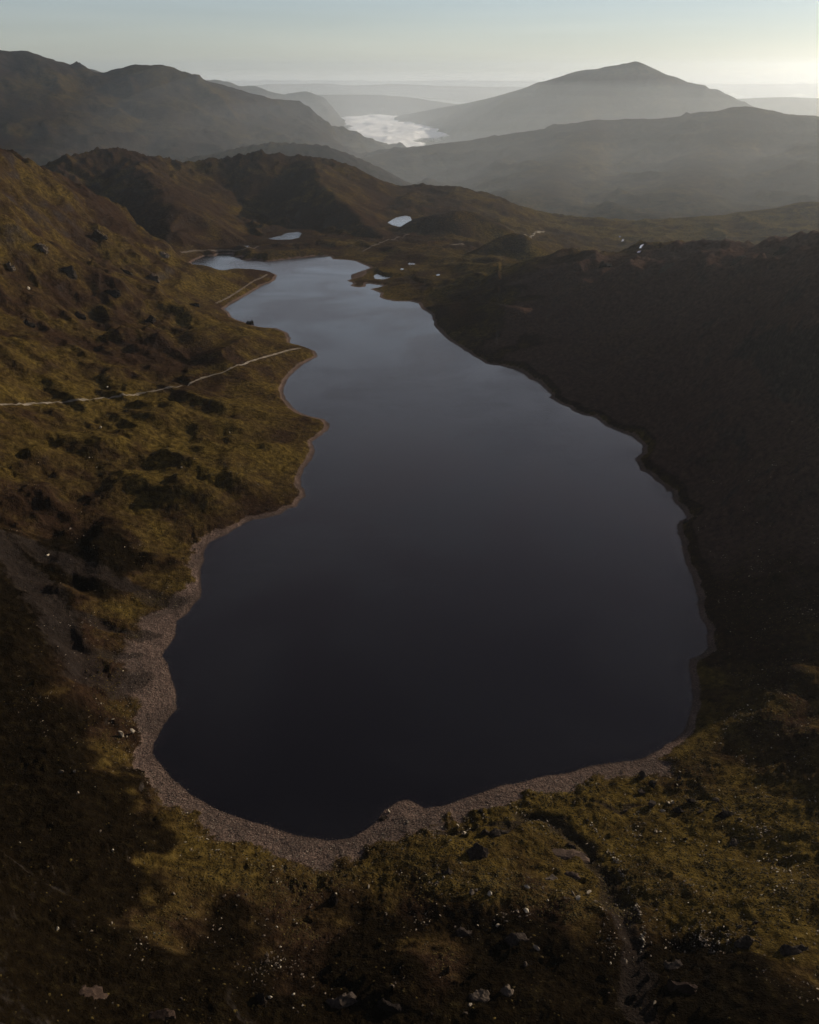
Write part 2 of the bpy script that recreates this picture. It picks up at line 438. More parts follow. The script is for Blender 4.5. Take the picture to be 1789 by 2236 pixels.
# terraced bedrock steps in the foreground
rk = sstep(0.15, 0.45, fbm(XX / 55 + 4, YY / 40, 4, 0.55, 101)) * near * sstep(30, 70, DW)
st = 2.2 * np.floor((Z + 1.5 * fbm(XX / 20, YY / 9, 3, 0.5, 103)) / 2.2)
Z = Z + rk * 0.75 * (st - Z + 1.1)

# beaches and beds
wobd = 1.6 * fbm(XX / 16, YY / 16, 3, 0.5, 111) * sstep(100, 500, RR)
d = DL + np.where(DL < 60, wobd, 0)
dl = on_z(300, 1440, 2)
delta = np.exp(-(((XX - dl[0]) / 40) ** 2 + ((YY - dl[1]) / 75) ** 2))
bw = 6 + 8 * (1 - sstep(330, 520, RR)) * sstep(-0.45, -0.2, UU) * (1 - 0.25 * sstep(0.03, 0.14, UU)) + 17 * delta + 11 * fbm(XX / 34, YY / 34, 5, 0.65, 113)
bw = bw + 9 * np.exp(-((UU - 0.40) / 0.06) ** 2) * (1 - sstep(380, 430, RR))
bw = np.where(RR > 650, 4.5, np.clip(bw, 3, 60))
bw = np.where((UU > 0.16) & (RR > 390), 4.0, bw)
beach = 0.09 * d + 0.25 * fbm(XX / 8, YY / 8, 3, 0.5, 115) * np.clip(d / 8, 0, 1)
bed = np.maximum(0.13 * d, -9.0 + 0.0 * d)
w = sstep(bw * 0.55, bw * 2.2, d)
land = np.maximum(Z, 0.035 * d + 0.15)
Zs = np.where(d > 0, land * w + beach * (1 - w), bed)
Z = np.where(DL < 200, Zs, Z)
for zp, poly, _ in PONDS:
    cx, cy = poly.mean(0)
    mm = np.hypot(XX - cx, YY - cy) < 260
    d2 = signed_dist(XX[mm], YY[mm], poly)
    w2 = sstep(0, 40, d2)
    out = np.maximum(Z[mm], zp + 0.3) * w2 + (zp + 0.05 * d2) * (1 - w2)
    Z[mm] = np.where(d2 > 0, np.where(d2 < 42, out, Z[mm]), zp + np.maximum(0.12 * d2, -3))
# keep land near the lake above the water
Z = np.where((DL > 0) & (DL < 350) & (RR < 1500), np.maximum(Z, np.minimum(0.03 * DL + 0.05, 1.5)), Z)
shore = np.clip(1 - (d - bw * 0.8) / (bw * 0.7), 0, 1)
shore = np.where((DL < 200), shore, 0) * (1 - sstep(1.2, 3.2, Z) * (1 - 0.9 * delta))
dark = sstep(-0.25, -0.42, UU + 0.13 * fbm(XX / 60, YY / 60, 4, 0.6, 151)) * (1 - sstep(560, 800, RR)) * (1 - 0.8 * delta)  # mask for vignette shade painted into the lower left ground colour
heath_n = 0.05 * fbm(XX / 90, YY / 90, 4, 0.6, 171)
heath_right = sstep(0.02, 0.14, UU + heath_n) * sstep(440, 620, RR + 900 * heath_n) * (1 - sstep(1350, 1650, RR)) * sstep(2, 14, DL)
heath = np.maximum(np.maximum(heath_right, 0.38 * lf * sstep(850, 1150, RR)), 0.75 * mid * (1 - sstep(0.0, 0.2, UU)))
dark = np.maximum(dark, 1.1 * (1 - sstep(205, 305, RR + 45 * fbm(XX / 60, YY / 60, 3, 0.5, 141))))  # same painted darkening across the nearest foreground

def ground(x, y):
    u, v = to_uv(np.asarray(x, float), np.asarray(y, float))
    return bilin(Z, azs, lrs, u, v)

def hit(px, py, r0=60.0, r1=3700.0):
    """where the sight line through a photo pixel meets the terrain"""
    dvec = ray(px, py)
    hr = math.hypot(dvec[0], dvec[1])
    rs = np.exp(np.linspace(math.log(r0), math.log(r1), 1500))
    t = rs / hr
    gz = ground(dvec[0] * t, dvec[1] * t)
    below = np.nonzero(CAM_Z + dvec[2] * t < gz)[0]
    k = below[0] if len(below) else len(rs) - 1
    return dvec[0] * t[k], dvec[1] * t[k], float(gz[k])

# ------------------------------------------------------------------ mesh + materials
def mesh_np(name, co, faces, mat=None, smooth=True, attrs=None):
    me = bpy.data.meshes.new(name)
    co = np.ascontiguousarray(co, np.float32)
    faces = np.ascontiguousarray(faces, np.int32)
    k = faces.shape[1]
    me.vertices.add(len(co))
    me.vertices.foreach_set('co', co.ravel())
    me.loops.add(faces.size)
    me.loops.foreach_set('vertex_index', faces.ravel())
    me.polygons.add(len(faces))
    me.polygons.foreach_set('loop_start', np.arange(0, faces.size, k, dtype=np.int32))
    me.polygons.foreach_set('loop_total', np.full(len(faces), k, np.int32))
    me.polygons.foreach_set('use_smooth', np.full(len(faces), smooth))
    for an, av in (attrs or {}).items():
        at = me.attributes.new(an, 'FLOAT', 'POINT')
        at.data.foreach_set('value', np.ascontiguousarray(av, np.float32).ravel())
    me.update(calc_edges=True)
    if mat:
        me.materials.append(mat)
    return me

def link(name, me, kind=None, parent=None, **props):
    o = bpy.data.objects.new(name, me)
    COL.objects.link(o)
    if parent:
        o.parent = parent
    if kind:
        o['kind'] = kind
    for k, v in props.items():
        if v:
            o[k] = v
    return o

def grid_faces(nr, na):
    i = np.arange(nr * na).reshape(nr, na)
    return np.stack([i[:-1, :-1], i[:-1, 1:], i[1:, 1:], i[1:, :-1]], -1).reshape(-1, 4)

class NT:
    def __init__(s, name):
        s.m = bpy.data.materials.new(name)
        s.m.use_nodes = True
        s.t = s.m.node_tree
        s.t.nodes.clear()
        s.out = s.n('ShaderNodeOutputMaterial')
    def n(s, t, **kw):
        nd = s.t.nodes.new(t)
        for k, v in kw.items():
            setattr(nd, k, v)
        return nd
    def l(s, a, b):
        s.t.links.new(a, b)
    def put(s, sock, v):
        if isinstance(v, bpy.types.NodeSocket):
            s.l(v, sock)
        else:
            sock.default_value = v
    def math(s, op, a, b=None, clamp=False):
        nd = s.n('ShaderNodeMath', operation=op, use_clamp=clamp)
        s.put(nd.inputs[0], a)
        if b is not None:
            s.put(nd.inputs[1], b)
        return nd.outputs[0]
    def noise(s, vec, scale, detail=5, rough=0.55, dist=0.0):
        nd = s.n('ShaderNodeTexNoise')
        s.l(vec, nd.inputs['Vector'])
        nd.inputs['Scale'].default_value = scale
        nd.inputs['Detail'].default_value = detail
        nd.inputs['Roughness'].default_value = rough
        nd.inputs['Distortion'].default_value = dist
        return nd.outputs['Fac']
    def ramp(s, f, stops):
        nd = s.n('ShaderNodeValToRGB')
        e = nd.color_ramp.elements
        while len(e) > 1:
            e.remove(e[-1])
        e[0].position, e[0].color = stops[0][0], (*stops[0][1], 1)
        for p, c in stops[1:]:
            q = e.new(p)
            q.color = (*c, 1)
        s.l(f, nd.inputs[0])
        return nd.outputs[0]
    def step(s, f, a, b):
        nd = s.n('ShaderNodeMapRange', interpolation_type='SMOOTHSTEP')
        s.l(f, nd.inputs[0])
        nd.inputs[1].default_value, nd.inputs[2].default_value = a, b
        return nd.outputs[0]
    def mix(s, f, a, b):
        nd = s.n('ShaderNodeMix', data_type='RGBA')
        s.put(nd.inputs[0], f)
        s.put(nd.inputs[6], a if isinstance(a, bpy.types.NodeSocket) else (*a, 1))
        s.put(nd.inputs[7], b if isinstance(b, bpy.types.NodeSocket) else (*b, 1))
        return nd.outputs[2]

def land_material(name, far=False):
    t = NT(name)
    geo = t.n('ShaderNodeNewGeometry')
    pos = geo.outputs['Position']
    sep = t.n('ShaderNodeSeparateXYZ')
    t.l(geo.outputs['Normal'], sep.inputs[0])
    big = t.noise(pos, 0.006 if not far else 0.0016, 6, 0.6, 0.4)
    medn = t.noise(pos, 0.03 if not far else 0.006, 7, 0.62, 0.5)
    fine = t.noise(pos, 0.22 if not far else 0.03, 6, 0.65)
    spk = t.noise(pos, 1.1, 3, 0.6)
    grass = t.ramp(fine, [(0.3, (0.014, 0.009, 0.003)), (0.5, (0.070, 0.046, 0.011)), (0.72, (0.140, 0.094, 0.024))])
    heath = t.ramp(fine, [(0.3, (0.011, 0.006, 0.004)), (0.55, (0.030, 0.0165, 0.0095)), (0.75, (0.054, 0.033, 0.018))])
    gm = t.math('ADD', t.math('MULTIPLY', big, 0.6), t.math('MULTIPLY', medn, 0.5))
    if not far:
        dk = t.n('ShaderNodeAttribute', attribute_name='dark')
        ht = t.n('ShaderNodeAttribute', attribute_name='heath')
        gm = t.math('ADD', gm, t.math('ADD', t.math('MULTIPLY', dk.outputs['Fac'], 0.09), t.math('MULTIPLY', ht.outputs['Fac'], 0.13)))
    else:
        gm = t.math('ADD', gm, 0.05)
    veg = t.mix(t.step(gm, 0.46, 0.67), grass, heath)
    if not far:
        veg = t.mix(t.math('MULTIPLY', t.step(ht.outputs['Fac'], 0.8, 1.0), 0.8), veg, t.ramp(fine, [(0.3, (0.034, 0.019, 0.015)), (0.7, (0.105, 0.062, 0.047))]))  # lighter brown: haze and flare over the right slope painted into its colour
        shade_veg = t.ramp(fine, [(0.3, (0.003, 0.002, 0.001)), (0.55, (0.009, 0.006, 0.003)), (0.78, (0.022, 0.016, 0.006))])  # near-black tone, corner and foreground shade painted into the vegetation
        veg = t.mix(t.step(t.math('ADD', dk.outputs['Fac'], t.math('MULTIPLY', t.math('SUBTRACT', medn, 0.5), 0.8)), 0.45, 0.85), veg, shade_veg)
    rock = t.ramp(fine, [(0.3, (0.014, 0.011, 0.010)), (0.55, (0.036, 0.029, 0.025)), (0.75, (0.075, 0.062, 0.053))])
    rn = t.math('ADD', t.math('MULTIPLY', medn, 0.6), t.math('MULTIPLY', t.math('SUBTRACT', 1.0, sep.outputs[2]), 0.5))
    col = t.mix(t.math('MULTIPLY', t.step(rn, 0.46, 0.62), 0.8), veg, rock)
    if not far:
        at = t.n('ShaderNodeAttribute', attribute_name='shore')
        gu = t.n('ShaderNodeAttribute', attribute_name='gully')
        peb = t.ramp(spk, [(0.3, (0.050, 0.033, 0.027)), (0.5, (0.13, 0.086, 0.066)), (0.68, (0.21, 0.145, 0.11)), (0.8, (0.34, 0.25, 0.18))])
        s1 = t.step(t.math('ADD', t.math('ADD', at.outputs['Fac'], t.math('MULTIPLY', t.math('SUBTRACT', medn, 0.5), 0.9)), t.math('MULTIPLY', t.math('SUBTRACT', fine, 0.5), 0.9)), 0.32, 0.72)
        peb = t.mix(t.math('MULTIPLY', t.step(medn, 0.42, 0.62), 0.5), peb, (0.05, 0.037, 0.03))
        wet = t.n('ShaderNodeAttribute', attribute_name='wet')
        peb = t.mix(t.math('MULTIPLY', wet.outputs['Fac'], 0.45), peb, (0.022, 0.015, 0.012))
        col = t.mix(s1, col, peb)
        s2 = t.step(t.math('ADD', gu.outputs['Fac'], t.math('MULTIPLY', t.math('SUBTRACT', fine, 0.5), 0.9)), 0.45, 0.8)
        col = t.mix(t.math('MULTIPLY', s2, 0.75), col, t.mix(0.7, rock, (0.02, 0.014, 0.011)))
    if far:
        col = t.mix(0.4, col, (0.004, 0.003, 0.002))
    b = t.n('ShaderNodeBsdfPrincipled')
    t.l(col, b.inputs['Base Color'])
    b.inputs['Roughness'].default_value = 0.95
    b.inputs['Specular IOR Level'].default_value = 0.0
    if not far:
        hsum = t.math('ADD', t.math('MULTIPLY', fine, 2.4), t.math('MULTIPLY', spk, 1.0))
        hsum = t.math('ADD', hsum, t.math('MULTIPLY', medn, 3.0))
        bp = t.n('ShaderNodeBump')
        bp.inputs['Strength'].default_value = 1.0
        bp.inputs['Distance'].default_value = 1.0
    else:
        hsum = t.math('ADD', t.math('MULTIPLY', medn, 26.0), t.math('MULTIPLY', fine, 9.0))
        bp = t.n('ShaderNodeBump')
        bp.inputs['Strength'].default_value = 0.6
        bp.inputs['Distance'].default_value = 1.0
    t.l(hsum, bp.inputs['Height'])
    t.l(bp.outputs[0], b.inputs['Normal'])
    t.l(b.outputs[0], t.out.inputs[0])
    return t.m

M_LAND = land_material('moorland')
M_FAR = land_material('mountain_moor', True)

def water_material(name, rough, absorb=2.0, ior=1.48):
    t = NT(name)
    geo = t.n('ShaderNodeNewGeometry')
    rip = t.math('ADD', t.noise(geo.outputs['Position'], 0.9, 4, 0.6), t.math('MULTIPLY', t.noise(geo.outputs['Position'], 0.08, 3, 0.5), 2.0))
    bp = t.n('ShaderNodeBump')
    bp.inputs['Distance'].default_value = 0.2
    t.l(rip, bp.inputs['Height'])
    gl = t.n('ShaderNodeBsdfGlossy')
    wind = t.step(t.noise(geo.outputs['Position'], 0.007, 4, 0.55, 0.8), 0.35, 0.65)
    t.l(t.math('ADD', t.math('MULTIPLY', wind, 0.7), 0.2), bp.inputs['Strength'])
    t.l(t.math('ADD', t.math('MULTIPLY', wind, 0.14), rough), gl.inputs['Roughness'])
    gl.inputs['Color'].default_value = (1, 0.875, 0.83, 1)
    t.l(bp.outputs[0], gl.inputs['Normal'])
    tr = t.n('ShaderNodeBsdfTransparent')
    tr.inputs[0].default_value = (0.9, 0.87, 0.8, 1)
    fr = t.n('ShaderNodeFresnel')
    fr.inputs[0].default_value = ior
    mx = t.n('ShaderNodeMixShader')
    t.l(fr.outputs[0], mx.inputs[0])
    t.l(tr.outputs[0], mx.inputs[1])
    t.l(gl.outputs[0], mx.inputs[2])
    t.l(mx.outputs[0], t.out.inputs[0])
    va = t.n('ShaderNodeVolumeAbsorption')
    va.inputs['Color'].default_value = (0.35, 0.22, 0.16, 1)
    va.inputs['Density'].default_value = absorb
    t.l(va.outputs[0], t.out.inputs[1])
    return t.m

M_WATER = water_material('lake_water', 0.13, 2.2)
M_POND = water_material('pond_water', 0.06, 2.2, 1.9)

# ------------------------------------------------------------------ terrain object
co = np.stack([XX, YY, Z], -1).reshape(-1, 3)
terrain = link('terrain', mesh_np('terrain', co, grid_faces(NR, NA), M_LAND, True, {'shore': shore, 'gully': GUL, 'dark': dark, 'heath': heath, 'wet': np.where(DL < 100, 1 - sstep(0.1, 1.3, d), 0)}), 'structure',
               label='brown and olive moorland slopes around the dark mountain lake')

# lake surface: grid cells within a few metres of the shoreline polygon
S = 3
sl = (slice(None, None, S), slice(None, None, S))
lx, ly, ld = XX[sl], YY[sl], DL[sl]
fi = grid_faces(*lx.shape)
keep = (ld.ravel()[fi].min(1) < np.maximum(6.0, np.hypot(lx, ly).ravel()[fi[:, 0]] * 0.006))
fi = fi[keep]
used, inv = np.unique(fi, return_inverse=True)
lc = np.stack([lx.ravel()[used], ly.ravel()[used], np.zeros(len(used))], -1)
fcs = inv.reshape(-1, 4)[:, ::-1]
a0, b0, c0 = lc[fcs[0][0]], lc[fcs[0][1]], lc[fcs[0][2]]
if np.cross(b0 - a0, c0 - a0)[2] < 0:
    fcs = fcs[:, ::-1]
link('lake', mesh_np('lake', lc, fcs, M_WATER, False), 'structure', label='long dark lake winding away between the hills')

for zp, poly, lab in PONDS:
    c = poly.mean(0)
    ex = c + (poly - c) * (1 + 6.0 / np.hypot(*(poly - c).T).mean())
    k = len(ex)
    area = sum(ex[i][0] * ex[(i + 1) % k][1] - ex[(i + 1) % k][0] * ex[i][1] for i in range(k))
    if area < 0:
        ex = ex[::-1]
    vs = [Vector((p[0], p[1], zp)) for p in ex]
    me = bpy.data.meshes.new('pond')
    me.from_pydata(vs, [], [list(range(k))])
    me.materials.append(M_POND)
    link('pond', me, 'structure', label=lab)

# ------------------------------------------------------------------ far country
def floor_z(r):
    return -250.0 - np.clip(r - 9000, 0, 40000) / 32000 * 215

ra = np.exp(np.linspace(math.log(3300), math.log(43000), 150))
aa = np.radians(np.linspace(-38, 38, 190))
AU, AR = np.meshgrid(aa, ra)
ax_, ay_ = AR * np.sin(AU), AR * np.cos(AU)
az_ = floor_z(AR) + 12 * fbm(ax_ / 1500, ay_ / 1500, 4, 0.5, 5) * sstep(3500, 6000, AR) + 40 * fbm(ax_ / 5000, ay_ / 5000, 3, 0.5, 15) * sstep(14000, 22000, AR)
link('valley_floor', mesh_np('valley_floor', np.stack([ax_, ay_, az_], -1).reshape(-1, 3), grid_faces(150, 190), M_FAR), 'structure',
     label='hazy valley floor and far lowland beyond the hills')

def mountain(name, label, crests, az0, az1, r0, r1, na, nr, spur=1.0, scale=500.0, jag=5.0, endk=0.0):
    a = np.radians(np.linspace(az0, az1, na))
    r = np.exp(np.linspace(math.log(r0), math.log(r1), nr))
    U, R = np.meshgrid(a, r)
    x, y = R * np.sin(U), R * np.cos(U)
    h = np.full(x.shape, -1e9)
    main = None
    for i, (c, slope, rd) in enumerate(crests):
        c = crest(c)
        w = scale * 0.28 * spur
        wx = x + w * fbm(x / scale, y / scale, 4, 0.5, 200 + i * 9)
        wy = y + w * fbm(x / scale, y / scale, 4, 0.5, 230 + i * 9)
        hh = ridge_h(wx, wy, c, slope, rd, endk if i == 0 else 0)
        h0 = ridge_h(x, y, c, slope, rd, endk if i == 0 else 0)
        if i == 0:
            main = h0
            top = c
        # keep the crest line, let flanks wander
        dist = seg_dist(x, y, [tuple(p[:2]) for p in c])
        k = sstep(0, scale * 0.6, dist)
        hh = h0 * (1 - k) + hh * k + k * spur * scale * 0.10 * (ridged(x / scale, y / scale, 5, 0.5, 260 + i) - 0.8)
        h = np.where(h < -1e8, hh, smax(h, hh, scale * 0.05))
    h = h + jag * fbm(x / (scale * 0.12), y / (scale * 0.12), 3, 0.5, 280)
    h = np.maximum(h, floor_z(R) - 60)
    return link(name, mesh_np(name, np.stack([x, y, h], -1).reshape(-1, 3), grid_faces(nr, na), M_FAR), 'structure', label=label)

mountain('mountain', 'dark broad two-humped mountain filling the upper left',
         [([(x, y, r * 0.74) for x, y, r in [(-420,80,8200),(-200,95,8300),(-60,104,8400),(0,109,8500),(20,112,8500),(52,112,8500),(75,120,8500),(93,130,8500),(120,140,8500),(145,147,8550),(170,154,8600),(200,158,8600),(238,158,8600),(258,150,8600),(290,143,8600),(352,141,8600),(375,150,8600),(395,156,8650),(440,174,8700),(467,181,8750),(500,190,8800),(520,199,8850),(560,208,8950),(590,215,9050),(620,218,9100),(652,219,9150)]], 0.45, 45),
          ([(52,112,6290),(60,180,5900),(40,250,5400)], 0.30, 45),
          ([(300,143,6360),(330,200,6000),(360,260,5600),(380,300,5200)], 0.30, 45),
          ([(520,199,6550),(500,250,6200),(485,300,5800)], 0.45, 45)],
         -36, 1, 4300, 8200, 280, 150, 0.7, 400, 4, 1.9)
mountain('mountain', 'grey pointed mountain with long left shoulder on the right horizon',
         [([(880,250,12000),(905,246,11800),(960,235,11400),(1030,223,11000),(1080,211,10700),(1130,197,10400),(1180,180,10100),(1220,168,9900),(1260,155,9700),(1300,150,9500),(1340,142,9500),(1372,137,9500),(1386,133,9500),(1398,137,9500),(1422,153,9500),(1440,158,9500),(1470,166,9500),(1500,180,9500),(1530,196,9500),(1560,205,9500),(1590,214,9500),(1615,224,9500),(1640,232,9500),(1720,256,9500)], 0.42, 12),
          ([(1386,137,9500),(1300,200,8900),(1250,250,8300)], 0.36, 50),
          ([(1180,180,10100),(1150,215,9700)], 0.40, 50)],
         -2, 27, 6600, 13000, 220, 130, 0.7, 500, 4)
mountain('hillside', 'hazy grey-green ridge sloping down to the mist on the right',
         [([(770,362,5300),(800,349,5400),(830,338,5500),(900,324,5600),(960,314,5700),(1020,308,5800),(1080,298,5800),(1150,287,5800),(1220,278,5800),(1300,264,5800),(1370,260,5800),(1440,259,5800),(1500,253,5800),(1560,244,5800),(1600,239,5800),(1626,234,5800),(1680,242,5800),(1720,250,5750),(1760,252,5700),(1789,254,5700),(1900,262,5600),(2150,280,5400)], 0.25, 60),
          ([(1626,234,5800),(1560,330,4900),(1480,420,4000)], 0.22, 80),
          ([(1300,264,5800),(1240,340,4900),(1180,420,4100)], 0.22, 80),
          ([(1900,262,5600),(1850,340,4600)], 0.22, 80)],
         -5, 37, 3300, 7600, 260, 150, 0.7, 450, 3)
mountain('hills', 'brown hazy ridge showing behind the dark craggy hill at the lake head',
         [([(340,358,4500),(400,347,4500),(456,338,4500),(500,327,4500),(540,319,4500),(575,314,4500),(596,311,4500),(643,313,4500),(675,315,4500),(705,317,4500),(725,324,4500),(747,331,4500),(780,345,4500),(809,358,4500),(835,375,4550),(861,394,4600)], 0.5, 15)],
         -18, 3, 3900, 5200, 200, 90, 0.6, 220, 6)
mountain('hills', 'small craggy blue-grey peaks behind the left mountain',
         [([(380,170,11500),(440,176,11500),(470,174,11500),(495,178,11500),(520,188,11500),(555,187,11500),(585,199,11500),(620,206,11500),(650,201,11500),(668,199,11500),(690,207,11500),(706,213,11500)], 0.4, 20)],
         -17, 0, 10300, 12600, 160, 60, 0.6, 350, 6, 1.5)
mountain('hills', 'faint summit just peeping over the left mountain',
         [([(120,160,11500),(150,150,11500),(175,145,11500),(195,150,11500),(215,158,11500)], 0.4, 40)],
         -24, -15, 10600, 12400, 60, 40, 0.6, 350, 3)
mountain('hills', 'low grey hills behind the white valley fog',
         [([(560,226,15600),(640,214,15600),(700,207,15000),(760,207,15000),(830,207,15000),(900,213,15000),(950,221,15000),(1000,228,15000),(1100,240,15000)], 0.2, 60)],
         -12, 8, 13300, 17000, 150, 50, 0.6, 600, 6)
mountain('hills', 'pale hill on the right horizon behind the pointed mountain',
         [([(1440,226,14500),(1520,222,14500),(1600,217,14500),(1660,213,14500),(1720,212,14500),(1789,215,14500),(1950,220,14500),(2150,230,14500)], 0.15, 80)],
         12, 35, 12500, 17000, 120, 50, 0.6, 700, 6)
mountain('hills', 'very pale ridge on the far horizon',
         [([(400,192,23000),(500,190,23000),(600,184,23000),(700,182,23000),(780,187,23000),(860,183,23000),(950,187,23000),(1050,190,23000),(1200,190,23000),(1400,192,23000)], 0.08, 120)],
         -18, 18, 20000, 26000, 160, 40, 0.6, 1200, 10)
mountain('hills', 'faintest line of hills at the horizon',
         [([(-500,178,34000),(200,177,34000),(560,176,34000),(700,175,34000),(830,177,34000),(1000,176,34000),(1200,178,34000),(1600,184,34000),(1900,182,34000),(2300,180,34000)], 0.06, 200)],
         -37, 37, 30000, 38000, 220, 36, 0.6, 1600, 14)

# ------------------------------------------------------------------ air
def box_mesh(name, x0, x1, y0, y1, z0, z1, mat):
    v = [(x, y, z) for z in (z0, z1) for y in (y0, y1) for x in (x0, x1)]
    f = [(0, 2, 3, 1), (4, 5, 7, 6), (0, 1, 5, 4), (2, 6, 7, 3), (0, 4, 6, 2), (1, 3, 7, 5)]
    me = bpy.data.meshes.new(name)
    me.from_pydata(v, [], f)
    me.materials.append(mat)
    return me

def vol_mat(name, col, dens, aniso):
    t = NT(name)
    pv = t.n('ShaderNodeVolumePrincipled')
    pv.inputs['Color'].default_value = (*col, 1)
    pv.inputs['Density'].default_value = dens
    pv.inputs['Anisotropy'].default_value = aniso
    t.l(pv.outputs[0], t.out.inputs[1])
    return t.m

M_HAZE = vol_mat('haze_air', (0.93, 0.98, 1.0), HAZE_DENSITY, 0.75)
link('haze', box_mesh('haze', -32000, 32000, -3000, 45000, -620, 720, M_HAZE), 'stuff', label='thin morning haze filling the air over the valleys')

# fog lying in the far valley: a real bank with a lumpy top and feathered edges
FOG_PX = [(727,262),(743,255),(773,255),(817,251),(842,252.5),(889,256),(910,259),(912,266),(935,270),(942,278),(958,284),(988,286),(1007,293),(988,298),(935,303.5),(915,309),(942,318.5),(893,327),(842,329),(773,328),(733,321),(766,317),(824,314),(761,306),(726,296),(738,290),(756,281.5),(749,274.5),(740,269)]
FOG_Z = -195.0
fog_poly = np.array([on_z(x, y, FOG_Z)[:2] for x, y in FOG_PX])
gx = np.linspace(fog_poly[:, 0].min() - 60, fog_poly[:, 0].max() + 60, 110)
gy = np.linspace(fog_poly[:, 1].min() - 60, fog_poly[:, 1].max() + 60, 260)
GX, GY = np.meshgrid(gx, gy)
fd = -signed_dist(GX, GY, fog_poly)
fd = fd + 60 * fbm(GX / 160, GY / 420, 3, 0.5, 301)
streak = fbm(GX / 420 + 2, GY / 700, 4, 0.55, 305)
th = sstep(-20, 260, fd) * (28 + 15 * fbm(GX / 300, GY / 520, 3, 0.5, 303)) * (0.5 + 0.5 * sstep(-0.45, 0.1, streak))
th = np.where(fd > -20, np.maximum(th, 0.0), 0.0)
keepv = th > 0.4
ff = grid_faces(*GX.shape)
kf = keepv.ravel()[ff].all(1)
ff = ff[kf]
us, inv = np.unique(ff, return_inverse=True)
inv = inv.reshape(-1, 4)
ns = len(us)
tv, xx, yy = th.ravel()[us], GX.ravel()[us], GY.ravel()[us]
top = np.stack([xx, yy, FOG_Z + tv], -1)
bot = np.stack([xx, yy, FOG_Z - 25 - 0.6 * tv], -1)
ed = {}
for q in inv:
    for i in range(4):
        a, b = int(q[i]), int(q[(i + 1) % 4])
        if (b, a) in ed:
            del ed[(b, a)]
        else:
            ed[(a, b)] = 1
side = np.array([(a, a + ns, b + ns, b) for a, b in ed])
t = NT('fog')
at = t.n('ShaderNodeAttribute', attribute_name='thin')
geo = t.n('ShaderNodeNewGeometry')
db = t.n('ShaderNodeBsdfDiffuse')
db.inputs[0].default_value = (0.99, 0.97, 0.93, 1)
tl = t.n('ShaderNodeBsdfTranslucent')
tl.inputs[0].default_value = (0.95, 0.93, 0.89, 1)
m1 = t.n('ShaderNodeMixShader')
m1.inputs[0].default_value = 0.03
t.l(db.outputs[0], m1.inputs[1])
t.l(tl.outputs[0], m1.inputs[2])
tp = t.n('ShaderNodeBsdfTransparent')
m2 = t.n('ShaderNodeMixShader')
mp = t.n('ShaderNodeMapping')
mp.inputs['Scale'].default_value = (1.0, 0.35, 1.0)
t.l(geo.outputs['Position'], mp.inputs[0])
nz = t.noise(mp.outputs[0], 0.012, 5, 0.6, 0.6)
t.l(t.step(t.math('ADD', at.outputs['Fac'], t.math('MULTIPLY', t.math('SUBTRACT', nz, 0.5), 0.6)), -0.05, 0.7), m2.inputs[0])
t.l(tp.outputs[0], m2.inputs[1])
t.l(m1.outputs[0], m2.inputs[2])
t.l(m2.outputs[0], t.out.inputs[0])
fog = link('fog_bank', mesh_np('fog_bank', np.concatenate([top, bot]), np.concatenate([inv, inv[:, ::-1] + ns, side]), t.m, True, {'thin': np.concatenate([tv, tv]) / 9.0}), 'stuff',
           label='bright white fog bank lying on the valley lake between the mountains')

# thin mist pooled in the valleys below the summits: closed lens-like volumes, thinning upward
ma = np.radians(np.linspace(-36, 39, 60))
M_MIST_LOW = vol_mat('low_mist', (0.94, 0.98, 0.99), MIST_LOW, 0.3)
M_MIST_HIGH = vol_mat('high_mist', (0.94, 0.98, 0.99), MIST_HIGH, 0.3)
mf = grid_faces(60, 60)
ed = {}
for q in mf:
    for i in range(4):
        a, b = int(q[i]), int(q[(i + 1) % 4])
        if (b, a) in ed:
            del ed[(b, a)]
        else:
            ed[(a, b)] = 1
for k, mtz in enumerate((-150.0, -70.0, 10.0, 90.0, 170.0, 245.0, 320.0, 390.0)):
    far_end = 9300.0 if k < 3 else 42500.0
    mr = np.exp(np.linspace(math.log(2950), math.log(far_end + 100), 60))
    MU, MR = np.meshgrid(ma, mr)
    edge = sstep(2950, 4300 - 120 * k, MR) * (1 - sstep(6300 if k < 3 else 36000, far_end, MR)) * (1 - sstep(31, 39, np.degrees(MU)))
    side_in = sstep(-36, -3 - 1.2 * k, np.degrees(MU))
    mtop = -560 - 2 * k + edge ** 0.5 * (0.12 + 0.88 * side_in) * sstep(-36, -33, np.degrees(MU)) * (560 + mtz + 45 * fbm(MR * np.sin(MU) / 2500, MR * np.cos(MU) / 2500, 2, 0.5, 400 + k)) + 0.01
    mx_, my_ = MR * np.sin(MU), MR * np.cos(MU)
    nt = MU.size
    mv = np.concatenate([np.stack([mx_, my_, mtop], -1).reshape(-1, 3), np.stack([mx_, my_, np.full(mx_.shape, -570.0 - 2 * k)], -1).reshape(-1, 3)])
    side = np.array([(b, a, a + nt, b + nt) for a, b in ed])
    link('valley_mist', mesh_np('valley_mist', mv, np.concatenate([mf, mf[:, ::-1] + nt, side]), M_MIST_LOW if k < 3 else M_MIST_HIGH, True), 'stuff',
         label='pale mist pooled in the valleys below the far summits')

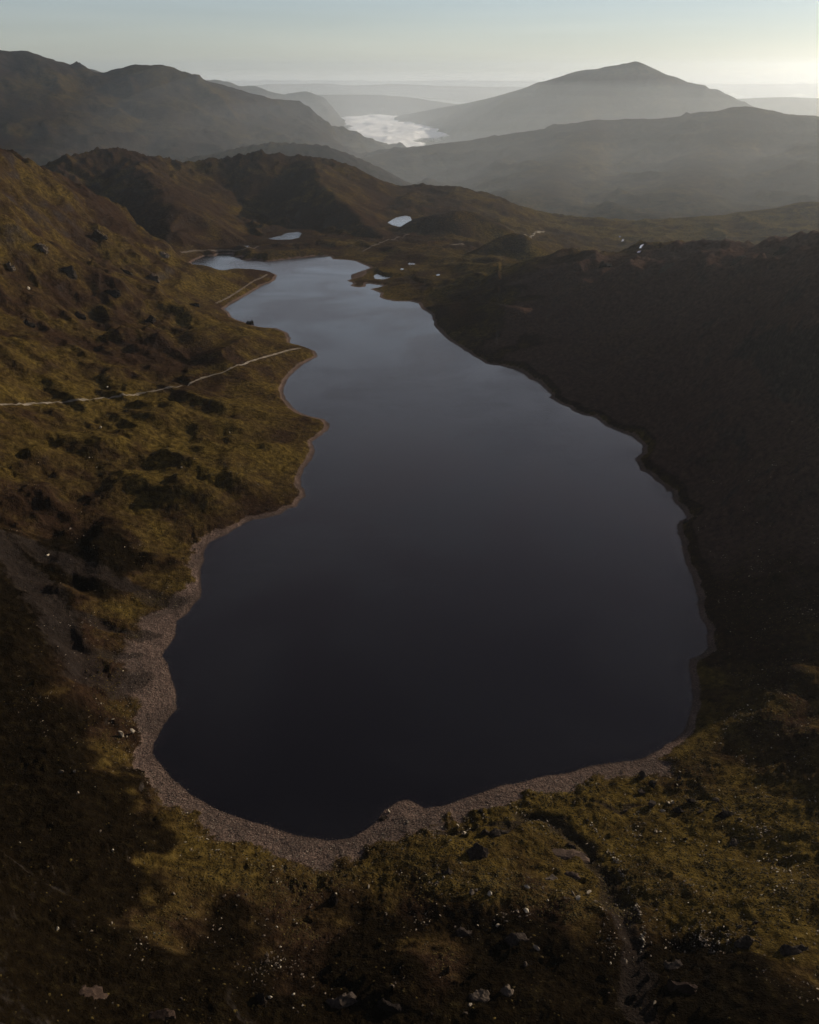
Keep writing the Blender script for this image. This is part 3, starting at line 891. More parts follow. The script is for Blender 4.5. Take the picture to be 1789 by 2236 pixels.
# ------------------------------------------------------------------ ribbons draped over the ground: paths, road, stream
def ribbon(name, px, width, mat, lift, label, kind='structure', ragged=0.55, r1=3700.0):
    pts = []
    for i in range(len(px) - 1):
        (x0, y0), (x1, y1) = px[i], px[i + 1]
        k = max(2, int(math.hypot(x1 - x0, y1 - y0) / 5))
        for j in range(k):
            t = j / k
            pts.append(hit(x0 + (x1 - x0) * t, y0 + (y1 - y0) * t, r1=r1)[:2])
    pts.append(hit(*px[-1], r1=r1)[:2])
    p = np.array(pts)
    for _ in range(3):
        p[1:-1] = 0.25 * p[:-2] + 0.5 * p[1:-1] + 0.25 * p[2:]
    # resample evenly
    seg = np.hypot(*np.diff(p, axis=0).T)
    cum = np.concatenate([[0], np.cumsum(seg)])
    m = max(4, int(cum[-1] / max(1.0, width * 0.6)))
    q = np.linspace(0, cum[-1], m)
    p = np.stack([np.interp(q, cum, p[:, 0]), np.interp(q, cum, p[:, 1])], -1)
    tg = np.gradient(p, axis=0)
    tg /= np.hypot(tg[:, 0], tg[:, 1])[:, None] + 1e-9
    nv = np.stack([-tg[:, 1], tg[:, 0]], -1)
    rows = []
    wv = width * (1 + ragged * fbm(q / 9.0, q * 0 + 3.3, 3, 0.6, 500))
    for e in (-0.5, -0.25, 0, 0.25, 0.5):
        xy = p + nv * (wv * e)[:, None]
        z = ground(xy[:, 0], xy[:, 1]) + lift * (1.0 if abs(e) < 0.4 else 0.35)
        rows.append(np.stack([xy[:, 0], xy[:, 1], z], -1))
    g = np.stack(rows, 1)
    f = grid_faces(m, 5)
    me = mesh_np(name, g.reshape(-1, 3), f, mat, True)
    return link(name, me, kind, label=label)

def plain(name, c0, c1, scale, rough=0.95, bump=0.3):
    t = NT(name)
    geo = t.n('ShaderNodeNewGeometry')
    nz = t.noise(geo.outputs['Position'], scale, 5, 0.65)
    b = t.n('ShaderNodeBsdfPrincipled')
    t.l(t.ramp(nz, [(0.3, c0), (0.7, c1)]), b.inputs['Base Color'])
    b.inputs['Roughness'].default_value = rough
    b.inputs['Specular IOR Level'].default_value = 0.15
    bp = t.n('ShaderNodeBump')
    bp.inputs['Strength'].default_value = bump
    bp.inputs['Distance'].default_value = 0.4
    t.l(nz, bp.inputs['Height'])
    t.l(bp.outputs[0], b.inputs['Normal'])
    t.l(b.outputs[0], t.out.inputs[0])
    return t.m

M_PATH = plain('gravel_path', (0.055, 0.042, 0.026), (0.26, 0.21, 0.155), 0.09)
M_TRAIL = plain('worn_trail', (0.05, 0.036, 0.025), (0.12, 0.09, 0.065), 0.7)
ribbon('path', [(-30,884),(0,884),(68,883),(136,879),(209,872),(271,866),(339,854),(402,843),(454,823),(488,815),(506,805),(553,788),(600,775),(634,764),(657,761)], 2.3, M_PATH, 0.3, 'pale gravel track crossing the grassy left slope to the headland')
ribbon('path', [(472,664),(487,657),(501,649.5),(516,640),(530,631),(545,620),(559,612),(577,606),(584,600)], 2.6, M_TRAIL, 0.4, 'brown track along the foot of the far left promontory')
ribbon('path', [(395,553),(429,548),(458,547),(496,548),(525,548),(545,543),(565,538)], 4.5, M_TRAIL, 0.6, 'low track on the causeway at the head of the lake')
ribbon('path', [(791,550),(816,537),(845,525.5),(874,518),(894,512.5)], 3.2, M_TRAIL, 0.5, 'thin track climbing over the moor right of the lake head')
ribbon('road', [(1147,515),(1160,511.5),(1188,505)], 7.0, M_PATH, 1.0, 'thin pale road seen across the moor behind the small crag')
ribbon('road', [(986,535),(1000,534),(1012,533.5)], 6.0, M_PATH, 1.0, 'short pale piece of road on the moor in front of the dome shaped hill')
for px, w in (([(1354,516),(1353,521)], 4.0), ([(1361,523),(1358,528)], 4.0), ([(1403,536),(1397,543)], 4.5), ([(1397,550),(1394,554)], 4.0)):
    ribbon('stream', px, w, M_POND, 0.5, 'short glinting reach of a moorland stream')

# ------------------------------------------------------------------ stones
def hull_mesh(name, seed, npts=13, sq=(1, 1, 0.7), mat=None):
    r = np.random.default_rng(seed)
    bm = bmesh.new()
    for _ in range(npts):
        v = r.normal(size=3)
        v /= np.linalg.norm(v)
        v *= r.uniform(0.78, 1.0)
        bm.verts.new((v[0] * sq[0] * 0.5, v[1] * sq[1] * 0.5, v[2] * sq[2] * 0.5))
    res = bmesh.ops.convex_hull(bm, input=bm.verts)
    bmesh.ops.delete(bm, geom=[e for e in res['geom_interior'] if isinstance(e, bmesh.types.BMVert)], context='VERTS')
    bmesh.ops.triangulate(bm, faces=bm.faces)
    me = bpy.data.meshes.new(name)
    bm.to_mesh(me)
    bm.free()
    if mat:
        me.materials.append(mat)
    return me

def stone_material(name, dark, mid_, pale, lichen=True):
    t = NT(name)
    geo = t.n('ShaderNodeNewGeometry')
    oi = t.n('ShaderNodeObjectInfo')
    nz = t.noise(geo.outputs['Position'], 1.3, 5, 0.65)
    v = t.math('ADD', t.math('MULTIPLY', nz, 0.8), t.math('MULTIPLY', t.math('SUBTRACT', oi.outputs['Random'], 0.5), 0.5))
    col = t.ramp(v, [(0.2, dark), (0.45, mid_), (0.72, pale)])
    b = t.n('ShaderNodeBsdfPrincipled')
    t.l(col, b.inputs['Base Color'])
    b.inputs['Roughness'].default_value = 0.85
    b.inputs['Specular IOR Level'].default_value = 0.03
    bp = t.n('ShaderNodeBump')
    bp.inputs['Strength'].default_value = 0.6
    bp.inputs['Distance'].default_value = 0.25
    t.l(t.noise(geo.outputs['Position'], 3.0, 4, 0.6), bp.inputs['Height'])
    t.l(bp.outputs[0], b.inputs['Normal'])
    t.l(b.outputs[0], t.out.inputs[0])
    return t.m

M_PALE = stone_material('pale_stone', (0.13, 0.10, 0.072), (0.29, 0.235, 0.17), (0.50, 0.43, 0.32))
M_GREY = stone_material('grey_stone', (0.022, 0.016, 0.012), (0.058, 0.043, 0.032), (0.13, 0.10, 0.074))
M_DARK = stone_material('dark_rock', (0.010, 0.007, 0.006), (0.026, 0.019, 0.015), (0.07, 0.053, 0.041))
M_RUST = stone_material('rusty_rock', (0.024, 0.015, 0.011), (0.056, 0.036, 0.026), (0.11, 0.076, 0.055))
MATS = {'pale': M_PALE, 'grey': M_GREY, 'dark': M_DARK, 'rust': M_RUST}
HULLS = {k: [hull_mesh('boulder', 900 + i + 50 * a, 11 + i % 5, ((1, 0.8, 0.62), (1, 0.7, 0.45), (0.9, 0.9, 0.8), (1, 0.6, 0.7))[i % 4], m) for i in range(8)] for a, (k, m) in enumerate(MATS.items())}

def boulder(x, y, size, kind, label, group=None, flat=1.0, sink=0.22):
    o = bpy.data.objects.new('boulder', random.choice(HULLS[kind]))
    COL.objects.link(o)
    o.scale = (size, size * random.uniform(0.75, 1.1), size * flat * random.uniform(0.8, 1.15))
    o.rotation_euler = (random.uniform(-0.35, 0.35), random.uniform(-0.35, 0.35), random.uniform(0, 6.28))
    o.location = (x, y, float(ground(x, y)) + size * flat * (0.3 - sink))
    o['label'], o['category'] = label, 'boulder'
    if group:
        o['group'] = group
    return o

def crag(px, py, w, d, h, kind, label, seed, cat='rock outcrop', strata=0.0):
    """craggy outcrop: a subdivided hull broken up by noise, with ledges"""
    w, d, h = w * 1.3, d * 1.3, h * 1.15
    x, y, z = hit(px, py)
    r = np.random.default_rng(seed)
    bm = bmesh.new()
    bmesh.ops.create_icosphere(bm, subdivisions=4, radius=0.5)
    co = np.array([v.co[:] for v in bm.verts])
    # facet it: push to the nearest of a few cutting planes
    for _ in range(16):
        nrm = r.normal(size=3)
        nrm[2] = abs(nrm[2]) * 0.8
        nrm /= np.linalg.norm(nrm)
        off = r.uniform(0.26, 0.42)
        dd = co @ nrm - off
        co = co - np.maximum(dd, 0)[:, None] * nrm
    s3 = np.array([w, d, h * 2])
    co = co * s3
    nse = ridged(co[:, 0] / (0.45 * w) + seed, (co[:, 1] + co[:, 2] * 0.7) / (0.45 * w), 4, 0.55, seed % 90)
    nse2 = fbm(co[:, 0] / (0.16 * w), co[:, 2] / (0.12 * w) + co[:, 1] / (0.3 * w), 3, 0.55, seed % 70)
    up = np.clip(co[:, 2] / h + 0.3, 0, 1)
    co[:, 2] += (nse - 0.7) * 0.28 * h * up + nse2 * 0.08 * h
    co[:, 0] += nse2 * 0.05 * w
    co[:, 1] += (nse - 0.7) * 0.12 * d
    a = r.uniform(-0.4, 0.4)
    co[:, 2] = np.where(co[:, 2] > 0, co[:, 2], co[:, 2] * 0.6)
    for v, c in zip(bm.verts, co):
        v.co = Vector(c)
    me = bpy.data.meshes.new('rock_outcrop')
    bm.to_mesh(me)
    bm.free()
    me.materials.append(MATS[kind])
    o = bpy.data.objects.new('rock_outcrop', me)
    COL.objects.link(o)
    o.location = (x, y, z - 0.12 * h)
    # lie on the slope
    e = 3.0
    gx_, gy_ = (float(ground(x + e, y)) - float(ground(x - e, y))) / (2 * e), (float(ground(x, y + e)) - float(ground(x, y - e))) / (2 * e)
    o.rotation_mode = 'QUATERNION'
    o.rotation_quaternion = Vector((0, 0, 1)).rotation_difference(Vector((-gx_ * 0.7, -gy_ * 0.7, 1)).normalized()) @ Matrix.Rotation(a, 3, 'Z').to_quaternion()
    o['label'], o['category'] = label, cat
    return o

crag(1041, 1868, 11.5, 8, 5.5, 'dark', 'biggest black crag on the foreground slope, two pale boulders uphill of it', 11)
crag(1090, 1818, 12, 6, 2.2, 'grey', 'low grey slab just behind the biggest black crag', 12)
crag(1062, 1822, 5, 4, 2.4, 'grey', 'small pointed grey outcrop at the left end of the low slab behind the black crag', 13)
crag(1250, 1868, 15, 7, 2.0, 'rust', 'broad rust brown slab left of the tumbled stone wall', 14)
crag(1248, 1851, 5, 3, 1.8, 'dark', 'little dark knob on the upper edge of the broad rust brown slab', 15)
crag(1252, 1910, 8, 4, 1.6, 'rust', 'smaller brown slab just below the broad rust brown slab', 16)
crag(1205, 1920, 7, 4, 1.3, 'grey', 'low grey slab left of the smaller brown slab', 17)
crag(978, 1908, 4.5, 3.6, 2.9, 'dark', 'black blocky outcrop left of the biggest crag', 18)
crag(728, 1970, 6, 5, 4.2, 'dark', 'dark upright outcrop with a reddish face on the middle of the slope', 19)
crag(746, 2190, 13, 6, 3.6, 'dark', 'long dark ledge at the bottom edge left of the middle', 20)
crag(850, 2196, 11, 5, 3.0, 'dark', 'dark ledge at the bottom edge continuing right of the long one', 21)
crag(569, 2188, 4.0, 3.6, 3.0, 'grey', 'rounded grey outcrop with a pale cap near the bottom edge', 22)
crag(360, 2222, 10, 6, 2.0, 'rust', 'brown bedrock slab at the bottom edge left of the pale capped outcrop', 23)
crag(198, 2168, 10, 6, 1.7, 'rust', 'brown bedrock slab at the lower left of the photo', 24)
crag(1056, 2178, 8, 5, 2.0, 'grey', 'grey bedrock hump at the bottom edge near the middle', 25)
crag(1110, 2168, 5, 4, 2.0, 'grey', 'smaller grey hump right beside the bedrock hump at the bottom edge', 26)
crag(1494, 2158, 11, 6, 2.4, 'rust', 'long brown ledge at the bottom right', 27)
crag(1625, 2062, 10, 5, 2.2, 'grey', 'grey ledge above the long brown ledge at the lower right', 28)
crag(1734, 2078, 11, 6, 2.4, 'grey', 'grey ledge at the right edge of the lower slope', 29)
crag(1130, 2050, 10, 6, 2.4, 'dark', 'dark broken bedrock below the pale quartz stones', 30)
crag(1010, 2040, 8, 5, 2.0, 'dark', 'dark broken bedrock left of the one below the pale stones', 31)
crag(1470, 2110, 9, 5, 2.0, 'dark', 'dark outcrop in the lower right, left of the grey ledges', 32)
crag(1605, 1842, 6, 4, 2.2, 'grey', 'grey outcrop halfway up the right slope above the scree', 33)
crag(1585, 1780, 7.5, 5, 2.8, 'dark', 'dark wedge shaped rock at the right end of the row of boulders', 34)
crag(835, 1790, 5, 4, 1.2, 'grey', 'flat shelf of stones on the point of the near beach', 35)
# bare rock on the left mountainside
crag(150, 600, 22, 12, 9, 'grey', 'pale streaked crag high on the left mountainside', 36)
crag(278, 597, 18, 10, 7, 'grey', 'pale scar of rock right of the streaked crag', 37)
crag(25, 590, 14, 9, 7, 'grey', 'pale crag at the left edge of the photo', 38)
crag(545, 708, 16, 10, 7, 'dark', 'dark pointed rock standing at the shore of the left bay', 39)

for px, py, w, h, kd, lab in [
    (60, 705, 16, 6, 'grey', 'grey outcrop on the upper left hillside nearest the left edge above the track'),
    (175, 690, 18, 6, 'dark', 'dark outcrop on the left hillside above the middle of the track'),
    (245, 640, 22, 8, 'dark', 'dark craggy knob below the pale rock scar'),
    (330, 700, 16, 6, 'dark', 'dark outcrop above the track, halfway to the headland'),
    (90, 540, 22, 9, 'grey', 'craggy step high on the left mountainside near the left edge'),
    (215, 520, 24, 9, 'grey', 'craggy step high on the left mountainside below the skyline notch'),
    (335, 610, 18, 7, 'dark', 'dark crag above the far left promontory'),
    (425, 668, 16, 6, 'dark', 'dark mound of rock above the second left bay'),
    (360, 560, 20, 8, 'grey', 'crag on the slope just left of the lake head'),
    (1320, 582, 22, 7, 'dark', 'dark knob on the right skyline, leftmost'),
    (1455, 588, 24, 7, 'dark', 'dark knob on the right skyline, second from the left'),
    (1610, 572, 22, 7, 'dark', 'dark knob on the right skyline, third from the left'),
    (1712, 552, 22, 8, 'dark', 'dark knob on the right skyline next to the right edge'),
    (1560, 1000, 16, 5, 'rust', 'brown ledge halfway down the dark right slope'),
    (1665, 1095, 16, 6, 'rust', 'brown ledge low on the right slope near the right edge'),
    (1500, 1140, 9, 3, 'grey', 'rocky nose on the right shore where the bank juts out'),
    (1525, 1440, 7, 2.4, 'grey', 'rocky point at the lower right shore'),
]:
    crag(px, py, w, w * 0.6, h, kd, lab, int(px * 7 + py) % 997)

# the row of big boulders above the right end of the near beach
for px, py, sz, kd, lab in [
    (1400,1733,4.6,'dark','tall square black boulder with a sunlit top above the near beach'),
    (1424,1718,4.4,'dark','black boulder right behind the tall square one'),
    (1402,1698,5.4,'dark','broad dark boulder at the back of the group beside the beach'),
    (1422,1760,4.8,'dark','dark boulder in front of the group, at the end of the narrow ditch'),
    (1050,1772,2.6,'dark','single black boulder on the edge of the near shingle'),
    (1507,1754,4.6,'dark','dark boulder in the middle of the row on the right slope'),
    (1481,1776,5.0,'dark','low black boulder in front of the row on the right slope'),
    (1528,1776,3.4,'dark','small flat dark boulder between the low black one and the wedge'),
    (1562,1750,3.0,'grey','grey boulder behind the wedge shaped rock'),
    (1446,1774,2.4,'pale','pale stone just left of the low black boulder'),
    (1460,1757,2.0,'pale','pair of pale stones behind the low black boulder, left one'),
    (1468,1756,2.0,'pale','pair of pale stones behind the low black boulder, right one'),
    (850,1775,1.9,'pale','pale greenish boulder on the point of the near beach'),
    (890,1798,1.7,'pale','pale boulder near the inner edge of the beach point'),
    (1150,1941,2.4,'pale','white quartz stone lying alone above the broken bedrock'),
    (1252,1955,2.6,'pale','large white stone at the left of the quartz patch'),
    (1262,1963,2.2,'pale','white stone in the middle of the quartz patch'),
    (1285,1951,2.6,'pale','white stone at the right end of the quartz patch'),
    (1030,1951,2.8,'pale','white stone patch left of the lone quartz stone, larger piece'),
    (1040,1946,2.0,'pale','white stone patch left of the lone quartz stone, smaller piece'),
    (1070,1955,2.2,'pale','pale rock between the white stone patch and the quartz stone'),
    (1087,2024,2.2,'pale','white stone lower down the slope above the dark bedrock'),
    (1171,2072,2.4,'pale','white stone among the dark bedrock, furthest down'),
    (1150,1992,2.0,'pale','white stone on top of the dark broken bedrock'),
    (805,1940,1.8,'pale','pale shard on the slope below the beach, left of the black blocks'),
    (953,1930,1.8,'pale','pale shard just below the black blocky outcrop'),
    (1015,1822,2.0,'pale','pale block uphill of the biggest black crag'),
    (1000,1806,2.4,'pale','larger pale block uphill of the biggest black crag'),
    (490,1960,2.0,'grey','dark round boulder alone on the left foreground slope'),
    (380,1955,1.6,'pale','pale stone left of the round boulder'),
    (248,1858,1.4,'pale','pale chip high on the left foreground slope'),
    (677,1982,1.7,'pale','pale upright stone left of the dark upright outcrop'),
    (135,1688,2.4,'pale','long pale stone at the top of the left foreground slope'),
    (165,1686,2.0,'pale','second pale stone right of the long one on the left slope'),
    (590,2180,1.6,'pale','white cap stone on the rounded outcrop near the bottom edge'),
    (154,1156,2.4,'pale','pale boulder in the dark hollow on the left slope'),
    (307,1088,2.0,'pale','pale boulder beside the grassy knoll on the left slope'),
    (397,1024,1.8,'pale','white stone above the grassy knoll on the left slope'),
    (502,948,1.6,'pale','white stone on the green slope near the headland'),
    (220,935,2.6,'pale','pale boulder below the gravel track'),
    (196,1004,2.0,'pale','pale boulder on the middle of the dark left slope'),
    (235,848,2.6,'pale','pale boulder just above the gravel track'),
    (64,635,4.0,'pale','pale boulder on the upper left mountainside'),
    (105,1214,2.6,'pale','pale boulder at the top of the stony stream bed'),
]:
    x, y, z = hit(px, py)
    boulder(x, y, sz * 1.35, kd, lab, sink=0.1)
# two house-sized split blocks on the delta, bright on the sunny side
for px, py, sz, lab in ((291, 1603, 4.2, 'larger of the two tall pale split blocks on the gravel fan'), (266, 1609, 4.4, 'smaller lit, mostly dark block left of the tall pale one on the gravel fan')):
    x, y, z = hit(px, py)
    me = hull_mesh('split_block', px, 9, (0.9, 0.8, 1.5), M_PALE)
    o = bpy.data.objects.new('split_block', me)
    COL.objects.link(o)
    o.scale = (sz, sz * 0.9, sz)
    o.rotation_euler = (0.12, -0.1, math.radians(-28))
    o.location = (x, y, z + sz * 0.34)
    o['label'], o['category'] = lab, 'boulder'

# scatter weights on the terrain grid
cell = RR * RR
vis = (np.abs(UU) < 0.66) & (RR > 150) & (RR < 760)
ns1 = fbm(XX / 24, YY / 24, 4, 0.55, 601)
dry = Z > 0.12

def scatter(weight, k, rs):
    wgt = np.where(vis & dry, weight, 0.0) * cell
    p = (wgt / wgt.sum()).ravel()
    idx = rs.choice(p.size, k, p=p)
    j, i = np.unravel_index(idx, Z.shape)
    x = XX[j, i] + rs.normal(size=k) * RR[j, i] * 0.004
    y = YY[j, i] + rs.normal(size=k) * RR[j, i] * 0.006
    return x, y

rs = np.random.default_rng(77)
fg = (RR < 420) & (UU > -0.62)
groups = [
    (np.where(fg & (DL > 22) & (np.abs(UU) < 0.56), np.exp(2.2 * ns1), 0), 95, 'pale', (0.8, 2.6), 'pale angular boulder strewn over the foreground grass slope below the lake', 'pale boulders strewn over the foreground slope'),
    (np.where(fg & (DL > 20) & (np.abs(UU) < 0.56), np.exp(2.5 * ns1), 0), 55, 'grey', (1.2, 3.8), 'grey weathered boulder half sunk in the foreground grass slope', 'grey boulders half sunk in the foreground grass'),
    (np.where(fg & (DL < 26) & (DL > 2), 1.0, 0), 45, 'grey', (0.9, 2.2), 'grey boulder lying on the shingle of the near shore', 'boulders on the near shingle'),
    (np.where((DL < 18) & (DL > 1) & (UU < -0.05) & (RR > 420) & (RR < 760), 1.0, 0), 25, 'grey', (0.9, 2.2), 'grey boulder on the left shoreline below the green slope', 'boulders along the left shoreline'),
    (np.where((GUL > 0.4) & (UU < -0.2), 1.0, 0), 30, 'grey', (0.8, 2.2), 'grey boulder in the stony stream bed on the left', 'boulders in the left stream bed'),
]
loose = []
for wgt, k, kd, (a, b), lab, grp in groups:
    x, y = scatter(wgt, k, rs)
    for i in range(k):
        loose.append((boulder(x[i], y[i], a + (b - a) * rs.random() ** 2.2, kd, lab, grp, flat=rs.uniform(0.7, 1.1)), kd))

# each loose boulder is told apart by what it lies beside
def pix(v):
    dx, dy, dz = v[0], v[1], v[2] - CAM_Z
    fw = dy * CP - dz * SP
    return W / 2 + F * dx / fw, HT / 2 - F * (dy * SP + dz * CP) / fw

LANDMARKS = [((1041,1865),'the biggest black crag'),((1090,1816),'the low grey slab'),((1250,1868),'the broad rust brown slab'),((978,1906),'the black blocky outcrop'),((728,1967),'the dark upright outcrop'),((746,2190),'the long dark bottom ledge'),((569,2186),'the pale capped outcrop'),((360,2222),'the brown bottom slab'),((198,2168),'the lower left bedrock slab'),((1056,2178),'the grey bottom hump'),((1494,2158),'the long brown ledge'),((1625,2062),'the upper grey ledge'),((1734,2078),'the right edge ledge'),((1130,2050),'the dark broken bedrock'),((1470,2110),'the lower right dark outcrop'),((1605,1842),'the scree outcrop'),((1585,1780),'the wedge shaped rock'),((1400,1730),'the tall square boulder'),((1050,1772),'the single beach edge boulder'),((1507,1754),'the mid row boulder'),((850,1775),'the beach point boulder'),((1150,1941),'the lone quartz stone'),((1265,1960),'the quartz patch'),((1035,1950),'the white stone patch'),((490,1960),'the dark round boulder'),((248,1858),'the high pale chip'),((135,1688),'the long pale stone'),((291,1603),'the split blocks'),((154,1156),'the hollow boulder'),((307,1088),'the grassy knoll'),((502,948),'the headland'),((105,1214),'the stream bed top'),((320,1330),'the gravel fan'),((330,1650),'the beach corner'),((700,1845),'the near beach curve'),((600,1830),'the inner shingle bank'),((1364,1930),'the tumbled wall middle'),((1322,1847),'the tumbled wall top'),((1403,2050),'the tumbled wall foot'),((1300,1680),'the beach right end'),((655,1095),'the rocky point'),((715,925),'the green headland tip'),((620,860),'the grassy bay'),((445,1210),'the shore by the fan'),((690,770),'the track headland')]
KW = {'pale': 'pale boulder', 'grey': 'grey boulder', 'dark': 'dark boulder'}
ORD = ['nearest', 'second', 'third', 'fourth', 'fifth', 'sixth', 'seventh', 'eighth', 'ninth', 'tenth', 'eleventh', 'twelfth']
SECT = {'L': 'to the left of', 'R': 'to the right of', 'U': 'above', 'D': 'below'}
lp = [pix(o.location) for o, _ in loose]

def sector(p, q):
    dx, dy = p[0] - q[0], p[1] - q[1]
    return ('R' if dx > 0 else 'L') if abs(dx) > abs(dy) else ('D' if dy > 0 else 'U')

lists = {}
for li, (q, nm) in enumerate(LANDMARKS):
    for bi, p in enumerate(lp):
        lists.setdefault((li, sector(p, q), loose[bi][1]), []).append((math.dist(p, q), bi))
best_lab = {}
for (li, sc_, kd), lst in lists.items():
    lst.sort()
    for rk, (dd, bi) in enumerate(lst[:12]):
        score = rk * 60 + dd
        if bi not in best_lab or score < best_lab[bi][0]:
            best_lab[bi] = (score, f"{KW[kd]} {SECT[sc_]} {LANDMARKS[li][1]}, {ORD[rk]} one" if rk else f"{KW[kd]} {SECT[sc_]} {LANDMARKS[li][1]}, the nearest one")
for bi, (sc_, lab) in best_lab.items():
    loose[bi][0]['label'] = lab

# the tumbled wall in the trench
wall_px = [(1285,1790),(1305,1820),(1322,1847),(1348,1883),(1356,1905),(1364,1930),(1385,1972),(1396,1995),(1403,2019),(1406,2056),(1400,2085)]
wp = np.array([hit(*q) for q in wall_px])
wall = bpy.data.objects.new('stone_wall', None)
COL.objects.link(wall)
wall.location = wp[4]
wall['label'] = 'broken line of a tumbled dry stone wall running down the grassy trench on the right'
wall['category'] = 'wall'
bpy.context.view_layer.update()
seg = np.hypot(*np.diff(wp[:, :2], axis=0).T)
cum = np.concatenate([[0], np.cumsum(seg)])
k = 0
stones = [hull_mesh('stone', 1700 + i, 10, (1, 0.75, 0.65), M_PALE if i % 4 else M_GREY) for i in range(8)]
while k < 210:
    q = rs.random() * cum[-1]
    x, y = np.interp(q, cum, wp[:, 0]) + rs.normal() * 0.55, np.interp(q, cum, wp[:, 1]) + rs.normal() * 0.55
    if perlin(np.array([q / 9.0]), np.array([2.2]), 44)[0] < -0.25:
        k += 1
        continue
    sz = rs.uniform(0.7, 1.7)
    o = bpy.data.objects.new('stone', stones[int(rs.integers(8))])
    COL.objects.link(o)
    o.parent = wall
    o.scale = (sz, sz * rs.uniform(0.7, 1.1), sz * rs.uniform(0.7, 1.1))
    o.rotation_euler = (rs.normal() * 0.3, rs.normal() * 0.3, rs.random() * 6.28)
    o.location = (x - wall.location.x, y - wall.location.y, float(ground(x, y)) + 0.2 * sz + max(0, rs.normal() * 0.25) - wall.location.z)
    k += 1

# loose stuff: shingle, scree, heather
def merged(name, x, y, size, variants, mat, label, sink, flat, rs, cat=None):
    vs, fs, ts, off = [], [], [], 0
    n = len(x)
    gz = ground(x, y)
    which = rs.integers(len(variants), size=n)
    for vi, (bv, bf) in enumerate(variants):
        sel = np.nonzero(which == vi)[0]
        m = len(sel)
        if not m:
            continue
        a = rs.random(m) * 6.28
        c, s_ = np.cos(a)[:, None], np.sin(a)[:, None]
        sx = (size[sel] * rs.uniform(0.75, 1.25, m))[:, None]
        sy = (size[sel] * rs.uniform(0.75, 1.25, m))[:, None]
        sz = (size[sel] * flat * rs.uniform(0.7, 1.3, m))[:, None]
        bx, by, bz = bv[:, 0][None] * sx, bv[:, 1][None] * sy, bv[:, 2][None] * sz
        P = np.stack([c * bx - s_ * by + x[sel][:, None], s_ * bx + c * by + y[sel][:, None], bz + gz[sel][:, None] - sink * sz], -1)
        vs.append(P.reshape(-1, 3))
        fs.append((bf[None] + (np.arange(m) * len(bv))[:, None, None] + off).reshape(-1, 3))
        ts.append(np.repeat(rs.random(m), len(bv)))
        off += m * len(bv)
    me = mesh_np(name, np.concatenate(vs), np.concatenate(fs), mat, False, {'tint': np.concatenate(ts)})
    return link(name, me, 'stuff', label=label)

def arrays(me):
    v = np.array([q.co[:] for q in me.vertices])
    f = np.array([p.vertices[:] for p in me.polygons])
    return v, f

def tint_mat(name, stops, rough=0.9, patch=None):
    t = NT(name)
    at = t.n('ShaderNodeAttribute', attribute_name='tint')
    geo = t.n('ShaderNodeNewGeometry')
    f = at.outputs['Fac']
    if patch:
        f = t.math('ADD', t.math('MULTIPLY', f, 0.45), t.math('MULTIPLY', t.noise(geo.outputs['Position'], patch, 5, 0.6), 0.55))
    b = t.n('ShaderNodeBsdfPrincipled')
    t.l(t.ramp(f, stops), b.inputs['Base Color'])
    b.inputs['Roughness'].default_value = rough
    b.inputs['Specular IOR Level'].default_value = 0.15
    t.l(b.outputs[0], t.out.inputs[0])
    return t.m

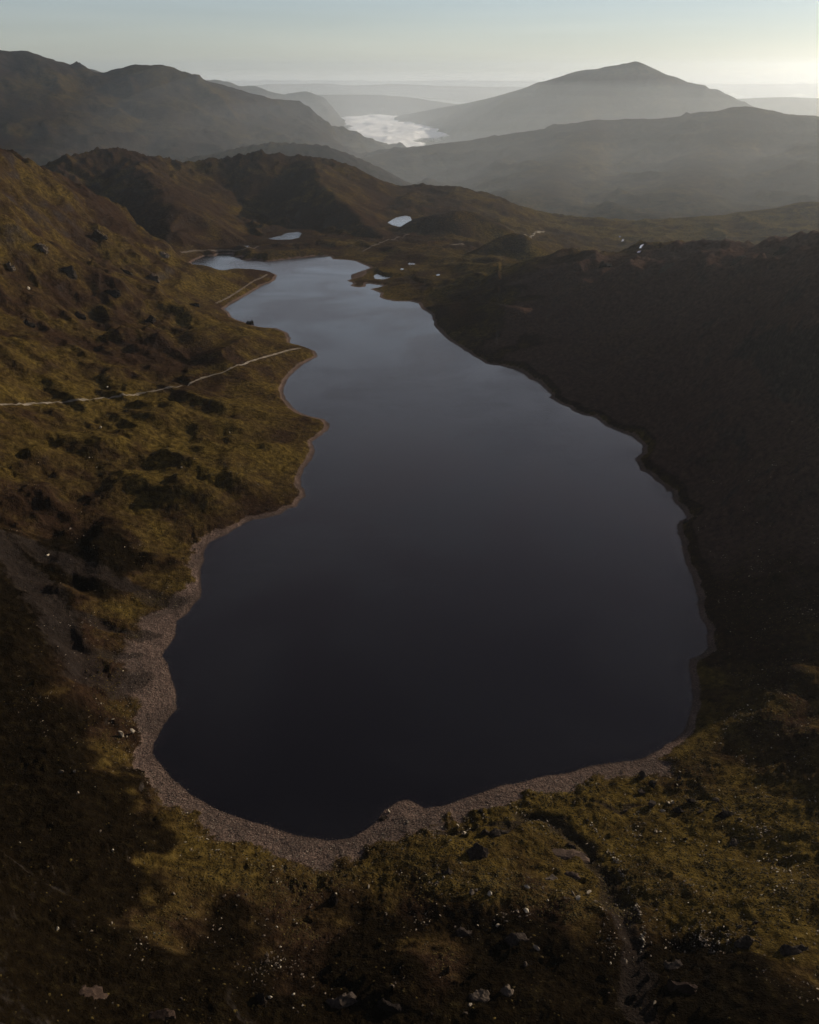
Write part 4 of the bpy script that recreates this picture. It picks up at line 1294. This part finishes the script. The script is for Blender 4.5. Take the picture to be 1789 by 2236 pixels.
tiny = [arrays(hull_mesh('pebble', 2100 + i, 7, (1, 0.8, 0.6))) for i in range(5)]
for i in range(5):
    pass
M_SHING = tint_mat('shingle', [(0.0, (0.035, 0.026, 0.022)), (0.5, (0.10, 0.074, 0.06)), (0.8, (0.17, 0.13, 0.10)), (0.95, (0.34, 0.28, 0.20))])
M_SCREE = tint_mat('scree', [(0.0, (0.05, 0.038, 0.03)), (0.45, (0.12, 0.09, 0.066)), (0.75, (0.26, 0.20, 0.145)), (1.0, (0.50, 0.42, 0.30))])
x, y = scatter(np.where(shore > 0.25, 1.0, 0.0) / (RR / 300) ** 1.2, 26000, rs)
merged('shingle', x, y, 0.22 + 0.75 * rs.random(len(x)) ** 3.0, tiny, M_SHING, 'brown and grey shingle along the near shore of the lake', -0.12, 0.9, rs)
x, y = scatter(np.where((DL > 12) & (dark < 0.9), np.exp(3.4 * ns1 + 1.2 * sstep(0.1, 0.5, UU)) * (1 - shore) + 1.5 * (GUL > 0.35) + 8 * np.exp(-((DL - bw * 1.5) / 5) ** 2) * (RR < 460), 0.0) / (RR / 300) ** 1.5, 8500, rs)
merged('scree', x, y, 0.35 + 1.5 * rs.random(len(x)) ** 3.5, tiny, M_SCREE, 'loose stones sprinkled over the foreground slopes', -0.08, 0.85, rs)

def tuft(seed):
    r = np.random.default_rng(seed)
    k = 6
    v = [(0.5 * math.cos(6.28 * i / k) * r.uniform(0.75, 1.2), 0.5 * math.sin(6.28 * i / k) * r.uniform(0.75, 1.2), -0.12) for i in range(k)]
    v += [(0.22 * math.cos(6.28 * (i + 0.5) / 3), 0.22 * math.sin(6.28 * (i + 0.5) / 3), r.uniform(0.28, 0.5)) for i in range(3)]
    f = []
    for i in range(3):
        a, b, c = 2 * i, (2 * i + 1) % 6, (2 * i + 2) % 6
        f += [(a, b, 6 + i), (b, c, 6 + i), (c, 6 + (i + 1) % 3, 6 + i)]
    f.append((6, 7, 8))
    return np.array(v), np.array(f)

M_TUFT = tint_mat('heather', [(0.25, (0.012, 0.008, 0.003)), (0.5, (0.040, 0.027, 0.006)), (0.75, (0.085, 0.058, 0.013))], 1.0, 0.03)
x, y = scatter(np.where((DL > 10) & (shore < 0.3), 1.0 + 2.0 * sstep(-0.2, 0.4, hum2), 0.0) * np.where(dark > 0.45, 0.04, 1) / (RR / 300) ** 1.35, 46000, rs)
merged('heather', x, y, 0.45 + 1.0 * rs.random(len(x)) ** 2, [tuft(i) for i in range(5)], M_TUFT, 'low heather and tussock grass covering the near slopes', 0.05, 0.5, rs)
